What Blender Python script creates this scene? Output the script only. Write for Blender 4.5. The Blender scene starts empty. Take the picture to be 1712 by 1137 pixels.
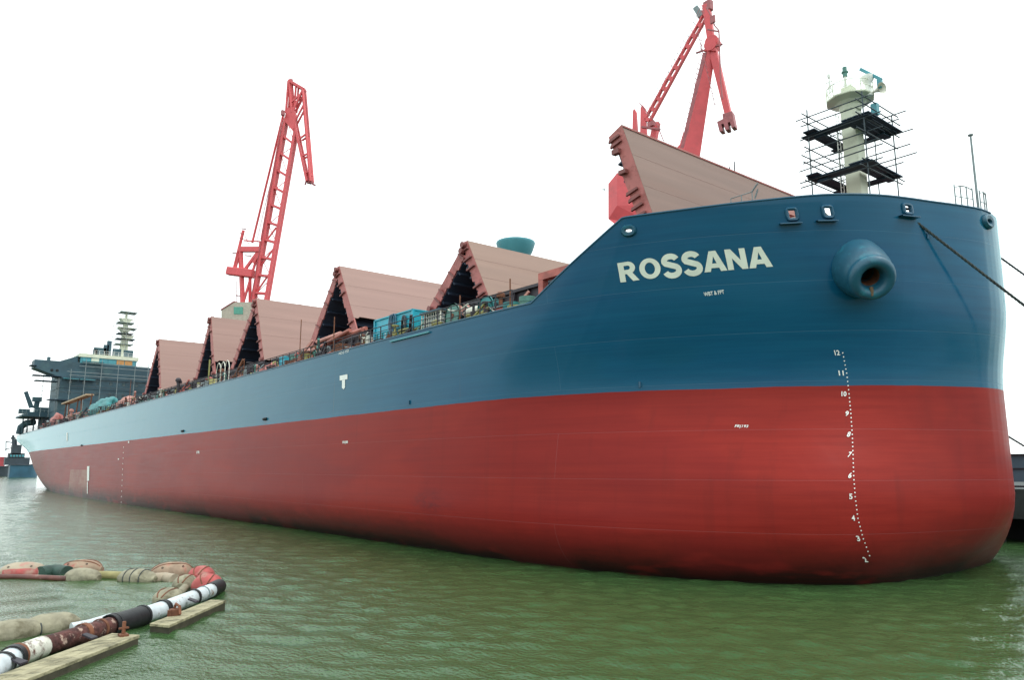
import bpy, bmesh, math, random
import numpy as np
from mathutils import Vector, Matrix, noise
random.seed(7)
S = bpy.context.scene
COL = S.collection
R = math.radians
V = Vector

# ------------------------------------------------------------------ camera
W0, H0 = 1712.0, 1137.0
FPX, PITCH, YAW = 1260.0, 0.1671, 0.680
CAM = V((0, 0, 5.3))
_a = math.pi - YAW
_fh = V((math.cos(_a), math.sin(_a), 0)); CR = V((math.sin(_a), -math.cos(_a), 0)); _up = V((0, 0, 1))
CF = _fh * math.cos(PITCH) + _up * math.sin(PITCH)
CU = -_fh * math.sin(PITCH) + _up * math.cos(PITCH)
cd = bpy.data.cameras.new('camera'); cam = bpy.data.objects.new('camera', cd); COL.objects.link(cam)
cam.matrix_world = Matrix(((CR.x, CU.x, -CF.x, CAM.x), (CR.y, CU.y, -CF.y, CAM.y), (CR.z, CU.z, -CF.z, CAM.z), (0, 0, 0, 1)))
cd.sensor_fit = 'HORIZONTAL'; cd.sensor_width = 36; cd.lens = 36 * FPX / W0
cd.clip_start = 0.5; cd.clip_end = 20000
S.camera = cam

def ray(px, py): return (CF * FPX + CR * (px - W0 / 2) + CU * (H0 / 2 - py)).normalized()
def onY(px, py, Y): d = ray(px, py); return CAM + d * ((Y - CAM.y) / d.y)
def onZ(px, py, Z): d = ray(px, py); return CAM + d * ((Z - CAM.z) / d.z)
def onP(px, py, p0, n):
    d = ray(px, py); n = V(n); return CAM + d * ((V(p0) - CAM).dot(n) / d.dot(n))
def proj(P):
    d = V(P) - CAM; z = d.dot(CF)
    return W0 / 2 + FPX * d.dot(CR) / z, H0 / 2 - FPX * d.dot(CU) / z

# ------------------------------------------------------------------ materials
def mat(name, col, rough=.5, metal=0., var=.12, vscale=1.5, stretch=(1, 1, 1), bump=0., bscale=8., patch=None, spec=.5):
    """painted or weathered surface: base colour broken by two noises; patch=(colour, scale, threshold, softness) adds irregular patches"""
    m = bpy.data.materials.new(name); m.use_nodes = True
    N, L = m.node_tree.nodes, m.node_tree.links
    b = N['Principled BSDF']; b.inputs['Roughness'].default_value = rough; b.inputs['Metallic'].default_value = metal
    b.inputs['Specular IOR Level'].default_value = spec
    tc = N.new('ShaderNodeTexCoord'); mp = N.new('ShaderNodeMapping'); mp.inputs['Scale'].default_value = stretch
    L.new(tc.outputs['Object'], mp.inputs['Vector'])
    n1 = N.new('ShaderNodeTexNoise'); n1.inputs['Scale'].default_value = vscale; n1.inputs['Detail'].default_value = 6
    L.new(mp.outputs[0], n1.inputs['Vector'])
    mr = N.new('ShaderNodeMapRange'); mr.inputs['From Min'].default_value = .3; mr.inputs['From Max'].default_value = .7
    mr.inputs['To Min'].default_value = 1 - var; mr.inputs['To Max'].default_value = 1 + var
    L.new(n1.outputs['Fac'], mr.inputs['Value'])
    mul = N.new('ShaderNodeVectorMath'); mul.operation = 'SCALE'; mul.inputs[0].default_value = col
    L.new(mr.outputs[0], mul.inputs['Scale'])
    out = mul.outputs[0]
    if patch:
        pc, ps, th, so = patch
        n2 = N.new('ShaderNodeTexNoise'); n2.inputs['Scale'].default_value = ps; n2.inputs['Detail'].default_value = 5; n2.inputs['Roughness'].default_value = .65
        L.new(mp.outputs[0], n2.inputs['Vector'])
        r2 = N.new('ShaderNodeMapRange'); r2.inputs['From Min'].default_value = th - so; r2.inputs['From Max'].default_value = th + so
        L.new(n2.outputs['Fac'], r2.inputs['Value'])
        mx = N.new('ShaderNodeMix'); mx.data_type = 'RGBA'
        L.new(r2.outputs[0], mx.inputs['Factor']); L.new(out, mx.inputs['A']); mx.inputs['B'].default_value = (*pc, 1)
        out = mx.outputs['Result']
    L.new(out, b.inputs['Base Color'])
    if bump:
        n3 = N.new('ShaderNodeTexNoise'); n3.inputs['Scale'].default_value = bscale; n3.inputs['Detail'].default_value = 5
        L.new(mp.outputs[0], n3.inputs['Vector'])
        bp = N.new('ShaderNodeBump'); bp.inputs['Strength'].default_value = 1; bp.inputs['Distance'].default_value = bump
        L.new(n3.outputs['Fac'], bp.inputs['Height']); L.new(bp.outputs[0], b.inputs['Normal'])
    return m

M = {}
M['cover'] = mat('cover_paint', (.30, .182, .155), .62, var=.07, vscale=1.1, stretch=(1, .07, 1.3), bump=.01, bscale=.6, patch=((.285, .165, .14), .5, .66, .12))
M['cover_edge'] = mat('cover_edge_paint', (.38, .115, .105), .6, var=.15, vscale=1.2, patch=((.22, .05, .04), 1.1, .62, .06))
M['under'] = mat('cover_underside', (.018, .030, .056), .7, var=.25, vscale=.5)  # dark navy puts the shade inside the folded covers into the colour
M['coaming'] = mat('coaming_paint', (.035, .030, .040), .65, var=.3, vscale=.6)
M['deck'] = mat('deck_paint', (.16, .05, .045), .7, var=.2)
M['crane'] = mat('crane_red', (.66, .088, .10), .5, var=.08, vscale=.8, patch=((.50, .08, .09), .6, .64, .1))
M['cover_dark'] = mat('cover_bracket_paint', (.20, .06, .055), .6, var=.2)
M['crane_dark'] = mat('crane_dark', (.34, .10, .11), .55, var=.2)
M['cream'] = mat('cream_paint', (.62, .66, .52), .5, var=.08, vscale=.8, patch=((.45, .47, .36), .9, .66, .08))
M['white'] = mat('white_paint', (.78, .80, .76), .5, var=.08, vscale=2)
M['lettering'] = mat('lettering_paint', (.66, .70, .60), .55, var=.09, vscale=1.5)
M['marks'] = mat('mark_paint', (.80, .82, .78), .55, var=.06, vscale=3)
M['steel'] = mat('scaffold_steel', (.045, .065, .075), .5, metal=.5, var=.3, vscale=3)
M['plank_dark'] = mat('scaffold_plank', (.016, .040, .068), .75, var=.35, vscale=2)
M['bluehouse'] = mat('primer_blue', (.030, .078, .105), .6, var=.25, vscale=.25, patch=((.05, .115, .13), .3, .6, .1))
M['hullblue'] = mat('topside_blue', (.012, .085, .155), .35, var=.1, vscale=.8, bump=.01, bscale=1.5)
M['anchorblue'] = mat('bolster_blue', (.012, .085, .14), .42, var=.12, vscale=2.2, bump=.015, bscale=3, patch=((.02, .15, .21), 1.6, .60, .06))
M['rust'] = mat('rust', (.16, .06, .03), .8, var=.4, vscale=3, bump=.02)
M['black'] = mat('black_rubber', (.015, .016, .018), .55, var=.3, vscale=4, bump=.01)
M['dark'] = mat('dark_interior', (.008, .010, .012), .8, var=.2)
M['rope'] = mat('rope_fibre', (.045, .055, .055), .9, var=.4, vscale=9, bump=.02, bscale=25)
M['teal'] = mat('teal_paint', (.015, .36, .48), .45, var=.12, vscale=1.2, patch=((.02, .17, .24), .9, .62, .05))
M['tarp_teal'] = mat('tarp_teal', (.025, .20, .21), .6, var=.25, vscale=1, bump=.03, bscale=2)
M['tarp_pink'] = mat('tarp_pink', (.50, .24, .20), .7, var=.2, vscale=1.5, bump=.03, bscale=3)
M['tarp_white'] = mat('tarp_white', (.62, .62, .54), .7, var=.15, vscale=1.5, bump=.03, bscale=3)
M['olive'] = mat('olive_paint', (.30, .29, .10), .6, var=.2, vscale=2)
M['green'] = mat('machine_green', (.07, .20, .17), .55, var=.25, vscale=2)
M['machine_red'] = mat('machine_red', (.36, .09, .07), .55, var=.25, vscale=2)
M['pipe_red'] = mat('pipe_primer', (.32, .10, .075), .65, var=.3, vscale=.6)
M['grey'] = mat('grey_paint', (.20, .25, .26), .6, var=.15, vscale=1.5)
M['yellow'] = mat('board_yellow', (.46, .36, .10), .6, var=.15, vscale=2)
M['orange'] = mat('board_orange', (.48, .24, .08), .6, var=.15, vscale=2)
M['wood'] = mat('weathered_wood', (.33, .30, .19), .88, var=.3, vscale=5, stretch=(1, .5, 1), bump=.03, bscale=14, patch=((.12, .11, .065), 2.6, .57, .08))
M['wood_side'] = mat('wet_wood', (.055, .050, .032), .7, var=.3, vscale=3, bump=.02, bscale=8)
M['pipe_white'] = mat('pipe_white', (.56, .62, .65), .5, var=.14, vscale=3, bump=.012, bscale=8, patch=((.20, .13, .09), 2.6, .64, .05))
M['pipe_chipped'] = mat('pipe_chipped', (.62, .62, .54), .6, var=.12, vscale=3, bump=.02, bscale=9, patch=((.10, .035, .025), 2.2, .55, .05))
M['pipe_rusty'] = mat('pipe_rusty', (.075, .026, .022), .85, var=.6, vscale=5, bump=.06, bscale=8, patch=((.42, .30, .24), 3.0, .60, .04))
M['float_beige'] = mat('float_beige', (.27, .25, .175), .8, var=.25, vscale=2.2, bump=.05, bscale=5, patch=((.13, .115, .07), 1.6, .58, .09))
M['float_tan'] = mat('float_tan', (.30, .215, .15), .8, var=.25, vscale=2.0, bump=.04, bscale=5, patch=((.36, .10, .08), 1.0, .56, .06))
M['float_pink'] = mat('float_pink', (.36, .30, .22), .75, var=.18, vscale=1.8, bump=.03, bscale=3.5, patch=((.40, .20, .16), 1.2, .60, .07))
M['float_red'] = mat('float_red', (.36, .075, .07), .75, var=.25, vscale=1.8, bump=.03, bscale=3.5, patch=((.36, .24, .19), 1.1, .58, .07))
M['concrete'] = mat('quay_concrete', (.035, .045, .045), .85, var=.25, vscale=.8, bump=.02, bscale=3)
M['pile'] = mat('pile_concrete', (.045, .05, .045), .85, var=.3, vscale=.8)
M['panel'] = mat('fence_panel', (.10, .16, .21), .6, var=.15, vscale=.6)
M['cover_seam'] = mat('cover_seam_paint', (.27, .165, .14), .62, var=.1)
M['tan'] = mat('tan_board', (.42, .30, .19), .7, var=.2)
M['straw'] = mat('straw_hose', (.30, .27, .12), .8, var=.25, vscale=2, bump=.02)
M['mossgreen'] = mat('moss_hose', (.03, .07, .055), .7, var=.4, vscale=2, bump=.03)
M['wethose'] = mat('wet_hose', (.13, .045, .035), .55, var=.5, vscale=1.5, bump=.02, patch=((.30, .26, .2), 1.2, .62, .06))
M['notch'] = mat('worn_steel', (.13, .085, .045), .8, var=.4, vscale=4)
M['beige'] = mat('beige_paint', (.42, .38, .31), .6, var=.12)
M['cover_tan'] = mat('cover_paint_tan', (.28, .178, .138), .62, var=.08, vscale=1.1, stretch=(1, .07, 1.3), patch=((.26, .16, .12), .5, .64, .12))
M['cover_brown'] = mat('cover_paint_brown', (.195, .122, .098), .62, var=.10, vscale=1.1, stretch=(1, .07, 1.3), patch=((.19, .11, .085), .6, .62, .12))
M['glass'] = mat('window_glass', (.02, .05, .06), .15, var=.1)
M['cabglass'] = mat('cab_glass', (.06, .30, .22), .2, var=.1)
M['vent'] = mat('vent_teal', (.06, .27, .32), .5, var=.08, vscale=1)
M['boatblue'] = mat('boat_blue', (.03, .10, .16), .5, var=.2, vscale=.3)
M['boatdark'] = mat('boat_dark', (.03, .045, .06), .6, var=.3, vscale=.3)
M['boatred'] = mat('boat_red', (.35, .05, .06), .6, var=.2, vscale=.3)

def hull_material():
    m = bpy.data.materials.new('hull_paint'); m.use_nodes = True
    N, L = m.node_tree.nodes, m.node_tree.links
    b = N['Principled BSDF']
    def nd(t, **k):
        n = N.new(t)
        for a, v in k.items(): setattr(n, a, v)
        return n
    def math_(op, a, bb=None, c=None):
        n = nd('ShaderNodeMath', operation=op)
        for i, v in enumerate((a, bb, c)):
            if v is None: continue
            if isinstance(v, (int, float)): n.inputs[i].default_value = v
            else: L.new(v, n.inputs[i])
        return n.outputs[0]
    def mix(f, a, c):
        n = nd('ShaderNodeMix', data_type='RGBA')
        for k, v in (('Factor', f), ('A', a), ('B', c)):
            if isinstance(v, (int, float)): n.inputs[k].default_value = v
            elif isinstance(v, tuple): n.inputs[k].default_value = (*v, 1)
            else: L.new(v, n.inputs[k])
        return n.outputs['Result']
    def noise_(scale, stretch, detail=4, rough=.5):
        mp = nd('ShaderNodeMapping'); mp.inputs['Scale'].default_value = stretch
        L.new(tc.outputs['Object'], mp.inputs['Vector'])
        n = nd('ShaderNodeTexNoise'); n.inputs['Scale'].default_value = scale; n.inputs['Detail'].default_value = detail; n.inputs['Roughness'].default_value = rough
        L.new(mp.outputs[0], n.inputs['Vector']); return n.outputs['Fac']
    def ramp(v, a, c, lo=0., hi=1.):
        n = nd('ShaderNodeMapRange'); n.inputs['From Min'].default_value = a; n.inputs['From Max'].default_value = c
        n.inputs['To Min'].default_value = lo; n.inputs['To Max'].default_value = hi
        L.new(v, n.inputs['Value']); return n.outputs[0]
    tc = nd('ShaderNodeTexCoord'); sx = nd('ShaderNodeSeparateXYZ'); L.new(tc.outputs['Object'], sx.inputs[0])
    x, y, z = sx.outputs
    # plating seams
    cm = nd('ShaderNodeCombineXYZ'); L.new(x, cm.inputs[0]); L.new(z, cm.inputs[1])
    br = nd('ShaderNodeTexBrick', offset=.5); L.new(cm.outputs[0], br.inputs['Vector'])
    br.inputs['Scale'].default_value = 1; br.inputs['Mortar Size'].default_value = .018; br.inputs['Mortar Smooth'].default_value = .6
    br.inputs['Brick Width'].default_value = 60.; br.inputs['Row Height'].default_value = 2.35
    seam = br.outputs['Fac']
    # roller streaks of the paint (long along the ship), vertical run marks
    st = noise_(1., (.12, .3, 3.2), 5, .6); vr = noise_(1., (1.6, .8, .05), 4, .6); bl = noise_(1., (.10, .1, .25), 3)
    edge = math_('ADD', z, math_('MULTIPLY', math_('SUBTRACT', noise_(1., (.4, .4, 2.), 3), .5), .10))
    isblue = ramp(edge, 9.13, 9.15)
    blue = mix(ramp(st, .3, .75), (.0030, .062, .138), (.0050, .086, .175))
    blue = mix(ramp(bl, .35, .75, 0, .5), blue, (.009, .098, .165))
    red = mix(ramp(st, .3, .75), (.24, .020, .0155), (.305, .028, .020))
    red = mix(ramp(bl, .4, .75, 0, .6), red, (.19, .017, .016))
    red = mix(ramp(vr, .55, .8, 0, .35), red, (.135, .018, .016))
    # dull old streak patches and the smudge on the boot, waterline growth with the lower hull's shade painted in
    dx = math_('MULTIPLY', math_('ADD', x, 40.5), .62); dz = math_('SUBTRACT', z, 3.15)
    dd = math_('SQRT', math_('ADD', math_('MULTIPLY', dx, dx), math_('MULTIPLY', math_('MULTIPLY', dz, dz), 3.2)))
    sm = math_('MULTIPLY', ramp(dd, .3, 1.7, 1, 0), ramp(noise_(1.6, (1, 1, 2.2), 5, .7), .35, .65))
    red = mix(math_('MULTIPLY', sm, .75), red, (.055, .02, .028))
    Pp = onY(130, 808, 26.3)
    px = math_('ABSOLUTE', math_('ADD', x, -Pp.x)); pz = math_('ABSOLUTE', math_('SUBTRACT', z, Pp.z))
    pt = math_('MULTIPLY', math_('LESS_THAN', px, abs(onY(115, 808, 26.3).x - Pp.x)), math_('LESS_THAN', pz, 2.4))
    red = mix(math_('MULTIPLY', pt, ramp(noise_(.7, (.5, 1, 1), 5, .7), .3, .6, .35, 1.)), red, (.33, .17, .13))
    aft = math_('MULTIPLY', ramp(x, -130., -215., 0, 1), ramp(noise_(.35, (.6, 1, .5), 5, .7), .35, .7)); red = mix(math_('MULTIPLY', aft, .5), red, (.17, .062, .042))
    weed_shade = ramp(math_('ADD', z, math_('MULTIPLY', noise_(1.0, (.5, .5, 1.6), 6, .75), 1.1)), .9, 2.9, 1, 0)
    red = mix(math_('MULTIPLY', weed_shade, .9), red, (.010, .010, .009))
    # touched-up paint: soft-edged patches a shade off, fine roller lines
    tp = ramp(noise_(.22, (.6, .6, 1.3), 2, .4), .52, .58); tq = ramp(noise_(.5, (.5, .5, 1.6), 3, .5), .60, .68)
    blue = mix(math_('MULTIPLY', tp, .35), blue, (.006, .072, .130)); red = mix(math_('MULTIPLY', tp, .30), red, (.20, .016, .017)); red = mix(math_('MULTIPLY', tq, .35), red, (.27, .024, .020))
    fl = ramp(noise_(1., (.05, .1, 14.), 3, .6), .45, .75)
    blue = mix(math_('MULTIPLY', fl, .22), blue, (.012, .115, .20)); red = mix(math_('MULTIPLY', fl, .22), red, (.15, .012, .012))
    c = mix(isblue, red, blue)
    c = mix(math_('MULTIPLY', seam, .055), c, (.35, .5, .55))
    # faint rust runs below the deck edge
    rr = math_('MULTIPLY', ramp(noise_(1., (2.6, 1, .035), 3, .5), .66, .74), math_('MULTIPLY', ramp(noise_(.25, (1, 1, 1), 2), .5, .6), ramp(x, -40., -30., 1, 0)))
    c = mix(math_('MULTIPLY', math_('MULTIPLY', rr, isblue), .42), c, (.10, .085, .06))
    L.new(c, b.inputs['Base Color'])
    rg = ramp(st, .25, .75, .10, .18)
    rg = math_('ADD', rg, math_('MULTIPLY', math_('SUBTRACT', 1., isblue), .26))
    L.new(rg, b.inputs['Roughness'])
    # chalky, weathered topcoat
    L.new(math_('ADD', math_('MULTIPLY', isblue, .40), .02), b.inputs['Sheen Weight']); b.inputs['Sheen Roughness'].default_value = .38; b.inputs['Sheen Tint'].default_value = (.20, .92, .95, 1)
    L.new(math_('ADD', math_('MULTIPLY', isblue, .10), .10), b.inputs['Specular IOR Level'])
    # slight dishing between frames, and the weld line
    h = math_('ADD', math_('MULTIPLY', noise_(1., (.30, .3, .55), 2), .05), math_('MULTIPLY', seam, -.008))
    h = math_('ADD', h, math_('MULTIPLY', noise_(1., (.5, .5, 9.), 3), .003))
    bp = nd('ShaderNodeBump'); bp.inputs['Strength'].default_value = 1; bp.inputs['Distance'].default_value = .35
    L.new(h, bp.inputs['Height']); L.new(bp.outputs[0], b.inputs['Normal'])
    return m
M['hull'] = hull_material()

# ------------------------------------------------------------------ mesh builder
class MB:
    def __init__(s): s.v = []; s.f = []; s.mi = []; s.cur = 0
    def add(s, vs, fs):
        o = len(s.v); s.v += [tuple(p) for p in vs]; s.f += [tuple(i + o for i in f) for f in fs]; s.mi += [s.cur] * len(fs); return s
    def box(s, c, size, rot=None):
        c = V(c); h = V(size) / 2; vs = []
        for i in range(8):
            p = V((h.x * (1 if i & 1 else -1), h.y * (1 if i & 2 else -1), h.z * (1 if i & 4 else -1)))
            if rot is not None: p = rot @ p
            vs.append(c + p)
        return s.add(vs, [(0, 2, 3, 1), (4, 5, 7, 6), (0, 1, 5, 4), (2, 6, 7, 3), (0, 4, 6, 2), (1, 3, 7, 5)])
    def span(s, a, b):
        a, b = V(a), V(b); return s.box((a + b) / 2, [abs(q) for q in (b - a)])
    def beam(s, p, q, w, h, up=(0, 0, 1), w2=None, h2=None):
        p, q = V(p), V(q); d = (q - p).normalized(); up = V(up)
        if abs(d.dot(up)) > .98: up = V((1, 0, 0))
        a = d.cross(up).normalized(); b = a.cross(d).normalized(); w2 = w if w2 is None else w2; h2 = h if h2 is None else h2
        vs = [p + a * (w / 2 * i) + b * (h / 2 * j) for i, j in ((-1, -1), (1, -1), (1, 1), (-1, 1))] + \
             [q + a * (w2 / 2 * i) + b * (h2 / 2 * j) for i, j in ((-1, -1), (1, -1), (1, 1), (-1, 1))]
        return s.add(vs, [(3, 2, 1, 0), (4, 5, 6, 7), (0, 1, 5, 4), (1, 2, 6, 5), (2, 3, 7, 6), (3, 0, 4, 7)])
    def tube(s, p, q, r, n=8, r2=None): return s.path([p, q], r, n, r2=r2)
    def path(s, pts, r, n=8, r2=None, closed=False):
        pts = [V(p) for p in pts]; k = len(pts); vs = []; pa = None
        for i, p in enumerate(pts):
            if closed: d = pts[(i + 1) % k] - pts[i - 1]
            else: d = pts[min(i + 1, k - 1)] - pts[max(i - 1, 0)]
            d.normalize()
            if pa is None: pa = d.orthogonal().normalized()
            a = (pa - d * pa.dot(d)).normalized(); pa = a; b = d.cross(a)
            rr = r if r2 is None else r + (r2 - r) * i / (k - 1)
            if callable(r): rr = r(i / (k - 1))
            vs += [p + (a * math.cos(t) + b * math.sin(t)) * rr for t in [2 * math.pi * j / n for j in range(n)]]
        fs = [(i * n + j, i * n + (j + 1) % n, ((i + 1) % k) * n + (j + 1) % n, ((i + 1) % k) * n + j) for i in range(k if closed else k - 1) for j in range(n)]
        if not closed: fs += [tuple(range(n - 1, -1, -1)), tuple((k - 1) * n + j for j in range(n))]
        return s.add(vs, fs)
    def lathe(s, prof, o, axis, n=24, caps=True):
        """prof: (distance along the axis, radius)"""
        o = V(o); d = V(axis).normalized(); a = d.orthogonal().normalized(); b = d.cross(a); vs = []; k = len(prof)
        for t, r in prof: vs += [o + d * t + (a * math.cos(q) + b * math.sin(q)) * r for q in [2 * math.pi * j / n for j in range(n)]]
        fs = [(i * n + j, i * n + (j + 1) % n, (i + 1) * n + (j + 1) % n, (i + 1) * n + j) for i in range(k - 1) for j in range(n)]
        if caps: fs += [tuple(range(n - 1, -1, -1)), tuple((k - 1) * n + j for j in range(n))]
        return s.add(vs, fs)
    def prism(s, poly, ext):
        """closed 3D polygon swept by the vector ext"""
        e = V(ext); n = len(poly); vs = [V(p) for p in poly] + [V(p) + e for p in poly]
        fs = [tuple(range(n - 1, -1, -1)), tuple(range(n, 2 * n))] + [(i, (i + 1) % n, n + (i + 1) % n, n + i) for i in range(n)]
        return s.add(vs, fs)
    def build(s, name, m, parent=None, smooth=None, bevel=0):
        me = bpy.data.meshes.new(name); me.from_pydata(s.v, [], s.f)
        for q in (m if isinstance(m, (list, tuple)) else [m]): me.materials.append(q)
        me.polygons.foreach_set('material_index', s.mi)
        bm = bmesh.new(); bm.from_mesh(me); bmesh.ops.recalc_face_normals(bm, faces=bm.faces); bm.to_mesh(me); bm.free()
        if smooth is not None:
            me.shade_smooth(); me.set_sharp_from_angle(angle=R(smooth))
        o = bpy.data.objects.new(name, me); COL.objects.link(o)
        if parent is not None: attach(o, parent)
        if bevel:
            bv = o.modifiers.new('bevel', 'BEVEL'); bv.width = bevel; bv.segments = 2; bv.limit_method = 'ANGLE'
        return o

WORLD = {}
def attach(o, parent):
    o.parent = parent
    w = WORLD.get(parent.name)
    if w is not None: o.matrix_parent_inverse = w.inverted()
def empty(name, loc, label=None, cat=None, group=None):
    o = bpy.data.objects.new(name, None); COL.objects.link(o); o.location = loc; o.empty_display_size = .5
    WORLD[o.name] = Matrix.Translation(V(loc)); tag(o, label, cat, group); return o
def tag(o, label=None, cat=None, group=None, kind=None):
    if label: o['label'] = label
    if cat: o['category'] = cat
    if group: o['group'] = group
    if kind: o['kind'] = kind
    return o
def copy_tree(o, parent=None):
    c = o.copy(); COL.objects.link(c)
    if parent is not None: c.parent = parent
    for ch in list(o.children): copy_tree(ch, c)
    return c
def centre(o):
    """move a one-mesh thing's origin to its base"""
    me = o.data; co = np.empty(len(me.vertices) * 3); me.vertices.foreach_get('co', co); co = co.reshape(-1, 3)
    c = (co.min(0) + co.max(0)) / 2; c[2] = co[:, 2].min(); co -= c; me.vertices.foreach_set('co', co.ravel()); o.location = c; me.update(); return o

# ------------------------------------------------------------------ hull form
def pchip(xs, ys):
    xs, ys = np.asarray(xs, float), np.asarray(ys, float); h = np.diff(xs); dl = np.diff(ys) / h; m = np.zeros(len(xs))
    for i in range(1, len(xs) - 1):
        if dl[i - 1] * dl[i] > 0:
            w1, w2 = 2 * h[i] + h[i - 1], h[i] + 2 * h[i - 1]; m[i] = (w1 + w2) / (w1 / dl[i - 1] + w2 / dl[i])
    m[0], m[-1] = dl[0], dl[-1]
    def f(q):
        q = np.clip(q, xs[0], xs[-1]); i = np.clip(np.searchsorted(xs, q) - 1, 0, len(xs) - 2); t = (q - xs[i]) / h[i]
        return (2 * t**3 - 3 * t**2 + 1) * ys[i] + (t**3 - 2 * t**2 + t) * h[i] * m[i] + (-2 * t**3 + 3 * t**2) * ys[i + 1] + (t**3 - t**2) * h[i] * m[i + 1]
    return f
YC, HB = 42.43, 16.13
T18 = [(0, -13.4), (1, -13.47), (2, -13.75), (3, -14.1), (4, -14.5), (5.5, -15.05), (7, -15.7), (9.1, -17.1), (11.1, -19.2), (12.7, -21.2), (14.2, -23.7), (15.2, -25.9), (15.9, -29), (16.13, -36)]
T9 = [(0, -13.9), (1, -14.0), (2, -14.35), (3, -14.8), (4.6, -15.65), (6, -16.6), (7.3, -17.8), (9, -19.7), (11, -22.5), (12.6, -25.1), (14.1, -28.1), (15.3, -32), (15.9, -36), (16.13, -46)]
T4 = [(0, -13.9), (1, -14.0), (2, -14.3), (4, -14.95), (6, -15.6), (8, -16.4), (9.4, -17.2), (11, -18.7), (12.5, -21.2), (13.8, -24.4), (15, -28.4), (15.7, -32.4), (16, -36), (16.13, -45)]
T0 = [(0, -16.8), (2, -16.85), (4, -16.95), (7, -17.15), (9, -17.7), (11, -19.2), (13.4, -22.9), (15, -27.4), (15.9, -34), (16.1, -40), (16.13, -47)]
TM2 = [(0, -20), (2, -20.2), (4, -21), (6, -22.3), (8, -24.3), (10, -27), (12, -30.5), (14, -36), (15.2, -42), (15.8, -47), (16.13, -56)]
def tabf(T): T = [(-1.5, T[1][1])] + T; return pchip([a for a, _ in T], [b for _, b in T])
FB = [tabf(T) for T in (TM2, T0, T4, T9, T9, T18)]
YB = np.array([0, .5, 1, 1.5, 2, 2.5, 3, 3.5, 4, 4.6, 5.2, 5.8, 6.4, 7, 7.6, 8.2, 8.8, 9.4, 10, 10.5, 11, 11.5, 12, 12.5, 13, 13.4, 13.8, 14.2, 14.5, 14.8, 15.1, 15.35, 15.55, 15.7, 15.82, 15.92, 16.0, 16.06, 16.1, 16.13])
LZ = np.array([-2, 0, 4, 9.1, 13.5, 17.85])
SB = {  # stern half breadths: end X, table of (X, y)
    -2: (-240, [(-240, 0), (-226, 5), (-208, 10), (-190, 13.4), (-172, 15.5), (-150, HB)]),
    0: (-251, [(-251, 0), (-246, 3.5), (-238, 8.3), (-225, 11.6), (-205, 14.2), (-185, 15.6), (-165, 16.08), (-150, HB)]),
    4: (-259, [(-259, 4.0), (-254, 8.6), (-246, 11.6), (-230, 13.9), (-210, 15.3), (-185, 16.0), (-150, HB)]),
    9.1: (-264, [(-264, 10.5), (-256, 12.6), (-245, 14.2), (-228, 15.5), (-205, 16.1), (-150, HB)]),
    13.5: (-269, [(-269, 14.9), (-258, 15.6), (-240, 16.05), (-225, 16.12), (-150, HB)]),
    17.85: (-270, [(-270, 15.2), (-258, 15.8), (-240, 16.1), (-225, 16.13), (-150, HB)])}
BODY = np.array([-62, -75, -90, -105, -120, -135, -150.])
QS = np.linspace(0, 1, 31)[1:]
def node_cols(L):
    z = LZ[L]; fb = FB[L]
    bx = fb(YB)
    if L == 4: bx = .5 * (FB[3](YB) + FB[5](YB)) + .25
    xs = list(bx); ys = list(YB)
    xs += list(BODY); ys += [HB] * len(BODY)
    Xe, T = SB[float(z) if float(z) in SB else z]
    f = pchip([a for a, _ in T], [b for _, b in T])
    q = QS ** .9
    X = -150 + q * (Xe + 150); xs += list(X); ys += list(f(X)); return xs, ys
_nx = np.array([node_cols(L)[0] for L in range(6)]); _ny = np.array([node_cols(L)[1] for L in range(6)])
NC = _nx.shape[1]
FX = [pchip(LZ, _nx[:, c]) for c in range(NC)]; FY = [pchip(LZ, _ny[:, c]) for c in range(NC)]
def hull(c, z):
    """point of the starboard shell at column c (bow 0 ... stern NC-1) and height z"""
    c = min(max(c, 0), NC - 1); i = min(int(c), NC - 2); t = c - i
    X = float(FX[i](z)) * (1 - t) + float(FX[i + 1](z)) * t; Y = float(FY[i](z)) * (1 - t) + float(FY[i + 1](z)) * t
    if z < 3.1:   # turn of the bilge, just awash in light condition
        d = min(3.1 - z, 3.6); g = 3.8 - math.sqrt(3.8**2 - d * d)
        f = min(max((X + 125) / 75, 0), 1) * min(1, Y / 9)
        Y -= g * f
    return V((X, YC - Y, z))
def sheer(X):
    t = min(max((X + 23) / 8.0, 0), 1); return .34 * t * t * (3 - 2 * t)
def ztop(X): return 17.85 + sheer(X) if X > -25.5 else (14.3 if X < -31 else 14.3 + (X + 31) / 5.5 * 3.55)
def c_of_x(X, z):
    lo, hi = 0., NC - 1.
    for _ in range(40):
        m = (lo + hi) / 2
        if hull(m, z).x > X: lo = m
        else: hi = m
    return lo
def pix2hull(px, py):
    """column and height of the shell point seen at a photo pixel"""
    best = None
    for c in np.linspace(0, NC - 1, 160):
        P = hull(c, 9); dz = 0
        z = 9.
        for _ in range(3):
            d = hull(c, z); x1, y1 = proj(d); x2, y2 = proj(d + V((0, 0, .1))); z = min(max(z + (py - y1) * .1 / (y2 - y1), -2), 17.8)
        x1, y1 = proj(hull(c, z)); e = abs(x1 - px) + abs(y1 - py)
        if best is None or e < best[0]: best = (e, c, z)
    _, c, z = best
    for _ in range(20):
        P = hull(c, z); x0, y0 = proj(P); xc, yc = proj(hull(c + .02, z)); xz, yz = proj(hull(c, z + .02))
        A = np.array([[(xc - x0), (xz - x0)], [(yc - y0), (yz - y0)]]) / .02
        try: d = np.linalg.solve(A, [px - x0, py - y0])
        except Exception: break
        c = min(max(c + float(np.clip(d[0], -1, 1)), 0.02), NC - 1.02); z = min(max(z + float(np.clip(d[1], -1, 1)), -1.9), 17.84)
    return c, z
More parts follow.
